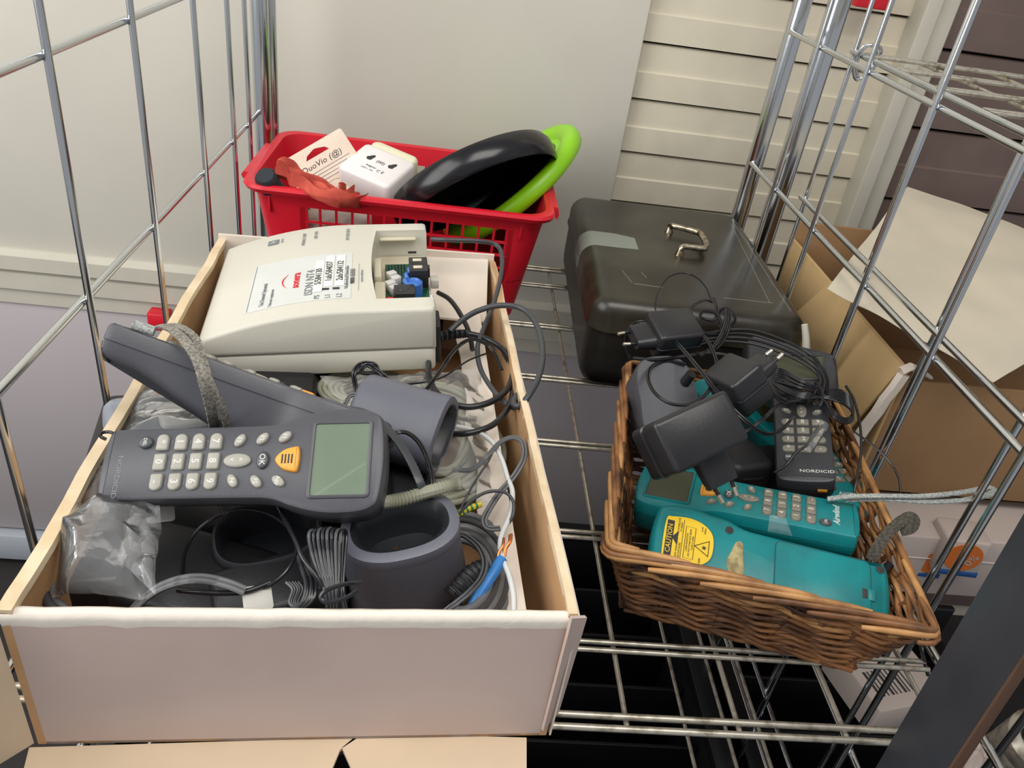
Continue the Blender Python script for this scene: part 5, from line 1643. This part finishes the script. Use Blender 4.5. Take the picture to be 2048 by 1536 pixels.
cable('thin_cable', [(920, 1020, .13), (935, 990, .138), (955, 955, .14), (975, 925, .138), (985, 905, .135)], 0.0012, 'cord_grey', 'straight dark wire running up beside the bagged grey cable', n=6)
ew = px3([(914, 1030, .128), (935, 1018, .132), (962, 1008, .134)])
ewP = cat(ew, 14)
for lab_, k0 in (('yellow', 0), ('green', 1)):
    pass
et = thing('earth_wire', 'short yellow and green striped earth wire in the box', 'wire', ewP[0].copy())
mesh('yellow_core', *tubevf([p - ewP[0] for p in ewP], 0.0030, 8), 'earth_yellow', et)
for k in range(5):
    i = 2 + k * 5
    seg = [p - ewP[0] for p in ewP[i:i + 3]]
    mesh('green_stripe', *tubevf(seg, 0.0032, 8), 'earth_green', et)
bl = thing('blue_wire', 'thick blue wire with bare copper ends at the front right of the box', 'wire', at(975, 1165, .125))
P = cat(px3([(938, 1228, .112), (958, 1190, .122), (985, 1148, .130), (1004, 1118, .134)]), 6)
mesh('insulation', *tubevf([p - bl.location for p in P], 0.0050, 12), 'cord_blue', bl)
for dx, dy in ((0, 0), (3, -2), (-12, 6)):
    P = cat(px3([(1006 + dx, 1115 + dy, .134), (1010 + dx, 1098 + dy, .138), (1018 + dx, 1085 + dy, .141), (1020 + dx, 1070 + dy, .143)]), 6)
    mesh('copper_strand', *tubevf([p - bl.location for p in P], 0.0012, 6), 'copper', bl)
random.seed(3)
gc = thing('cable_coil', 'coil of thick mid grey cable in the front right corner of the box', 'cable', at(945, 1130, .10))
for k in range(5):
    r_ = 62 + k * 11
    pts = []
    for i in range(14):
        a = math.radians(-115 + i * 17)
        pts.append((918 + r_ * 1.0 * math.cos(a), 1150 + r_ * 1.15 * math.sin(a), .122 - 0.004 * k))
    P = cat(px3(pts), 4)
    mesh('cable_turn', *tubevf([p - gc.location for p in P], 0.0036, 8), 'cord_grey' if k % 2 else 'cord_mid', gc, 60)
P = cat(px3([(905, 1195, .12), (925, 1172, .126), (948, 1150, .128), (972, 1140, .126)]), 14)
mesh('ribbed_sleeve', *tubevf([p - gc.location for p in P], lambda u: 0.0095 + 0.001 * math.sin(u * 60), 10), 'black_soft', gc, 30)
cable('twin_lead', [(900, 1068, .135), (930, 1072, .138), (958, 1095, .14), (970, 1125, .142), (962, 1158, .142), (935, 1188, .14), (905, 1212, .136), (885, 1228, .13)], 0.0016, 'cord_grey', 'glossy twin lead curling from the front cradle plug', twin=True)
# tied hank of black lead in front of the upright cradle
hk_ = thing('cable_hank', 'folded hank of twin black lead tied with a wire, left of the upright cradle', 'cable', at(665, 1140, .15))
for k in range(8):
    f = (k - 3.5)
    pts = [(668 + f * 3.2, 1235, .135), (664 + f * 3.4, 1190, .150), (656 + f * 6.5, 1140, .160), (650 + f * 8.6, 1090, .168), (650 + f * 9.0, 1064 + abs(f), .172), (657 + f * 9.0, 1056 + abs(f) * 1.5, .172), (664 + f * 8.2, 1072, .166), (668 + f * 6, 1120, .158), (672 + f * 4, 1180, .148), (680 + f * 4.4, 1235, .135)]
    P = cat(px3(pts), 5)
    mesh('cable_turn', *tubevf([p - hk_.location for p in P], 0.0017, 6), 'cord_black' if k % 2 else 'cord_grey', hk_, 60)
mesh('wire_tie', *tubevf([p - hk_.location for p in cat(px3([(722, 1165, .165), (690, 1168, .166), (655, 1180, .166), (642, 1195, .162), (655, 1205, .160), (690, 1196, .164), (716, 1180, .168)]), 6)], 0.0018, 6), 'cord_black', hk_)
hk2 = thing('cable_hank', 'smaller loose hank of black lead beside the dark cradle', 'cable', at(610, 1170, .14))
for k in range(5):
    f = k - 2
    pts = [(600 + f * 2, 1110, .14), (612 + f * 4, 1140, .145), (622 + f * 5, 1165, .146), (618 + f * 5, 1195, .142), (600 + f * 3, 1215, .138), (588 + f * 4, 1205, .138), (596 + f * 5, 1180, .142), (585 + f * 6, 1165, .142)]
    P = cat(px3(pts), 5)
    mesh('cable_turn', *tubevf([p - hk2.location for p in P], 0.0016, 6), 'cord_black' if k % 2 else 'cord_grey', hk2, 60)
cable('thin_cable', [(365, 1150, .10), (370, 1105, .12), (395, 1060, .14), (440, 1030, .150), (495, 1019, .154), (545, 1032, .154), (582, 1062, .152), (592, 1100, .15), (575, 1140, .146), (540, 1170, .14), (500, 1180, .135)], 0.0015, 'cord_black', 'black lead making a wide loop in front of the dark cradle', n=6)
cable('power_cable', [(553, 1008, .155), (570, 1040, .162), (590, 1080, .166), (605, 1115, .165), (630, 1150, .16), (652, 1185, .15), (660, 1215, .14)], 0.0020, 'cord_black', 'black cable dropping from under the main terminal to the tied hank')
cable('power_cable', [(255, 1232, .12), (285, 1200, .135), (320, 1175, .145), (365, 1160, .150), (410, 1158, .150), (455, 1168, .147), (490, 1182, .142)], 0.0024, 'cord_mid', 'grey twin cable arching across the front of the box from the left bag', twin=True)
cable('power_cable', [(355, 1180, .135), (400, 1184, .138), (450, 1186, .138), (495, 1182, .14), (540, 1165, .14)], 0.0022, 'cord_black', 'black cable lying level behind the grey twin cable at the front')
cable('power_cable', [(108, 1120, .10), (92, 1155, .115), (90, 1190, .12), (105, 1215, .12), (135, 1235, .115)], 0.0032, 'cord_grey', 'outer grey cable curving round the lower left bag', n=8)
cable('power_cable', [(122, 1130, .10), (108, 1160, .115), (108, 1190, .12), (125, 1212, .12), (160, 1235, .115)], 0.0028, 'cord_mid', 'inner grey cable curving round the lower left bag', n=8)
# white ties and tabs
for px_, py_, a_, lab in ((318, 1018, .135, 'small white plastic tab under the left end of the main terminal'), (512, 1192, .135, 'white paper tab at the end of the looped lead, front of the box')):
    q = at(px_, py_, a_)
    o = mesh('paper_tab', *rbox(-0.010, -0.012, -0.0005, 0.012, 0.008, 0.0005, 0.003, 0.0002), 'white_part')
    o.location = q; o.rotation_euler = (0.5, 0.1, 0.4)
    tagged(o, lab, 'tab')

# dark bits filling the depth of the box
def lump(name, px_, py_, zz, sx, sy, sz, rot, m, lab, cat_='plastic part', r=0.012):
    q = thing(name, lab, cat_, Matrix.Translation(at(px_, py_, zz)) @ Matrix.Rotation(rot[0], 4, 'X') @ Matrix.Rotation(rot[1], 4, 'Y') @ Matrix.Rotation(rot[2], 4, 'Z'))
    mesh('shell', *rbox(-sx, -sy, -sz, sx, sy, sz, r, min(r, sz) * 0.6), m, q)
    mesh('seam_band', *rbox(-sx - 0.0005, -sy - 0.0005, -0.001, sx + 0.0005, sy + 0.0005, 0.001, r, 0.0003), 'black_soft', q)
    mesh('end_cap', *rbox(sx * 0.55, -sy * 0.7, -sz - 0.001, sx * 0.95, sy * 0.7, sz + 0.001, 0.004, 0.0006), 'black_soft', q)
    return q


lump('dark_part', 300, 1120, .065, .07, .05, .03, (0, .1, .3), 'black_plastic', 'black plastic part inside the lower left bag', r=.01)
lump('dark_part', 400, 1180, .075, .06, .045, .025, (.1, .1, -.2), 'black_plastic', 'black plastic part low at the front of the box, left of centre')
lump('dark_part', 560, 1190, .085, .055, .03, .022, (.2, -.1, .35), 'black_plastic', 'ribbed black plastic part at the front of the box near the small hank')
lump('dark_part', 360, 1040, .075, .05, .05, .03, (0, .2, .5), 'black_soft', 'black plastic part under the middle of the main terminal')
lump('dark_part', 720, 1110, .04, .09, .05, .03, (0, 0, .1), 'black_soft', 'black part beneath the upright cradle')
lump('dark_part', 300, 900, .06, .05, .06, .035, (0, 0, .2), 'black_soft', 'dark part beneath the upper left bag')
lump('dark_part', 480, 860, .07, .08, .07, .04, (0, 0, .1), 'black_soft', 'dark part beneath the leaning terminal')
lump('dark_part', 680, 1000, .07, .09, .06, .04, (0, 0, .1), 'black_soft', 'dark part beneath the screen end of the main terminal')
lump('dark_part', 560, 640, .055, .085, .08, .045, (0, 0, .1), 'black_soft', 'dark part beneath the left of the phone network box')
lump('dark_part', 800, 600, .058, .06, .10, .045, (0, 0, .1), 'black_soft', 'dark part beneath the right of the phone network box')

# white adapter in the upper left bag
q = thing('bagged_device', 'pale grey plastic device inside the upper left clear bag', 'device', frame(at(335, 850, .125), (0.85, 0.45, -0.1), (-0.2, -0.3, 0.9)))
mesh('shell', *rbox(-0.055, -0.035, -0.02, 0.05, 0.035, 0.014, 0.014, 0.008), 'foil', q)
mesh('raised_panel', *rbox(-0.01, -0.022, 0.012, 0.04, 0.024, 0.020, 0.008, 0.004), 'white_part', q)
mesh('screw_hole', *loft([(-0.032 + 0.004 * math.cos(a), 0.0 + 0.004 * math.sin(a)) for a in [2 * PI * i / 14 for i in range(14)]], [(0.0135, 0), (0.0148, 0.0006)]), 'ink', q)

sheet('clear_bag', [at(262, 800, .150), at(235, 905, .145), at(468, 895, .145), at(500, 778, .160)], 'poly_film', 40, 40, 0.0035, 12, 0.012, 5, ridge=True, label='clear plastic bag round a pale device, upper left of the box', cat_='bag')
sheet('clear_bag', [at(300, 765, .150), at(262, 830, .150), at(380, 800, .16), at(395, 775, .165)], 'poly_film', 20, 20, 0.003, 14, 0.006, 9, ridge=True, label='upper folded mouth of the clear bag near the left wall of the box', cat_='bag')
sheet('clear_bag', [at(150, 1010, .150), at(100, 1190, .130), at(305, 1215, .130), at(320, 1015, .155)], 'poly_film', 44, 44, 0.010, 14, 0.026, 1, ridge=True, label='crumpled clear plastic bag in the front left corner of the box', cat_='bag')
sheet('clear_bag', [at(225, 905, .14), at(150, 1010, .14), at(205, 1018, .14), at(240, 930, .145)], 'poly_film', 20, 20, 0.004, 26, 0.006, 12, ridge=True, label='strip of clear bag along the left wall beside the main terminal', cat_='bag')
sheet('clear_bag', [at(262, 1008, .150), at(235, 1120, .152), at(318, 1200, .148), at(322, 1016, .160)], 'poly_film', 24, 24, 0.005, 24, 0.010, 14, ridge=True, label='flat sealed edge of the crumpled bag, by the front left corner', cat_='bag')

# coil of pale grey cable in a clear bag
cw = thing('cable_coil', 'coil of pale grey cable bagged in clear plastic', 'cable', at(880, 850, .08))
random.seed(8)
for k in range(20):
    rr = 0.036 + 0.0048 * (k % 9) + random.uniform(-.001, .001)
    zz = .070 + 0.0105 * (k // 7) + random.uniform(-.002, .002)
    cx = at(860, 880, .09)
    pts = [Vector((cx.x + rr * 1.08 * math.cos(a) + 0.004 * math.sin(3 * a + k), cx.y + rr * 1.5 * math.sin(a), zz + 0.004 * math.sin(2 * a + k))) - cw.location for a in [2 * PI * i / 26 for i in range(26)]]
    mesh('cable_turn', *tubevf(cat(pts, 2, True), 0.0036, 7, True), 'cord_pale', cw, 60)
cw2 = thing('cable_coil', 'second coil of pale bagged cable, just in front of the phone network box', 'cable', at(760, 770, .09))
for k in range(10):
    rr = 0.030 + 0.0042 * (k % 5)
    cx = at(760, 790, .09)
    zz = .085 + 0.009 * (k // 5)
    pts = [Vector((cx.x + rr * 1.5 * math.cos(a), cx.y + rr * 0.9 * math.sin(a) + 0.003 * math.sin(3 * a + k), zz + 0.003 * math.sin(2 * a + k))) - cw2.location for a in [2 * PI * i / 26 for i in range(26)]]
    mesh('cable_turn', *tubevf(cat(pts, 2, True), 0.0036, 7, True), 'cord_pale', cw2, 60)
sheet('clear_bag', [at(640, 760, .115), at(720, 860, .115), at(985, 1010, .115), at(960, 745, .118)], 'poly_haze', 60, 60, 0.004, 16, 0.010, 21, ridge=True, label='hazy clear bag over the coiled pale grey cables', cat_='bag')


# ================================================================== lettering to plain meshes
bpy.context.view_layer.update()
dg_ = bpy.context.evaluated_depsgraph_get()
for o in [o for o in SC.objects if o.type == 'FONT']:
    me = bpy.data.meshes.new_from_object(o.evaluated_get(dg_))
    n = link(o.name, me, o.parent)
    n.matrix_local = o.matrix_local
    bpy.data.objects.remove(o)
    n.name = 'lettering'
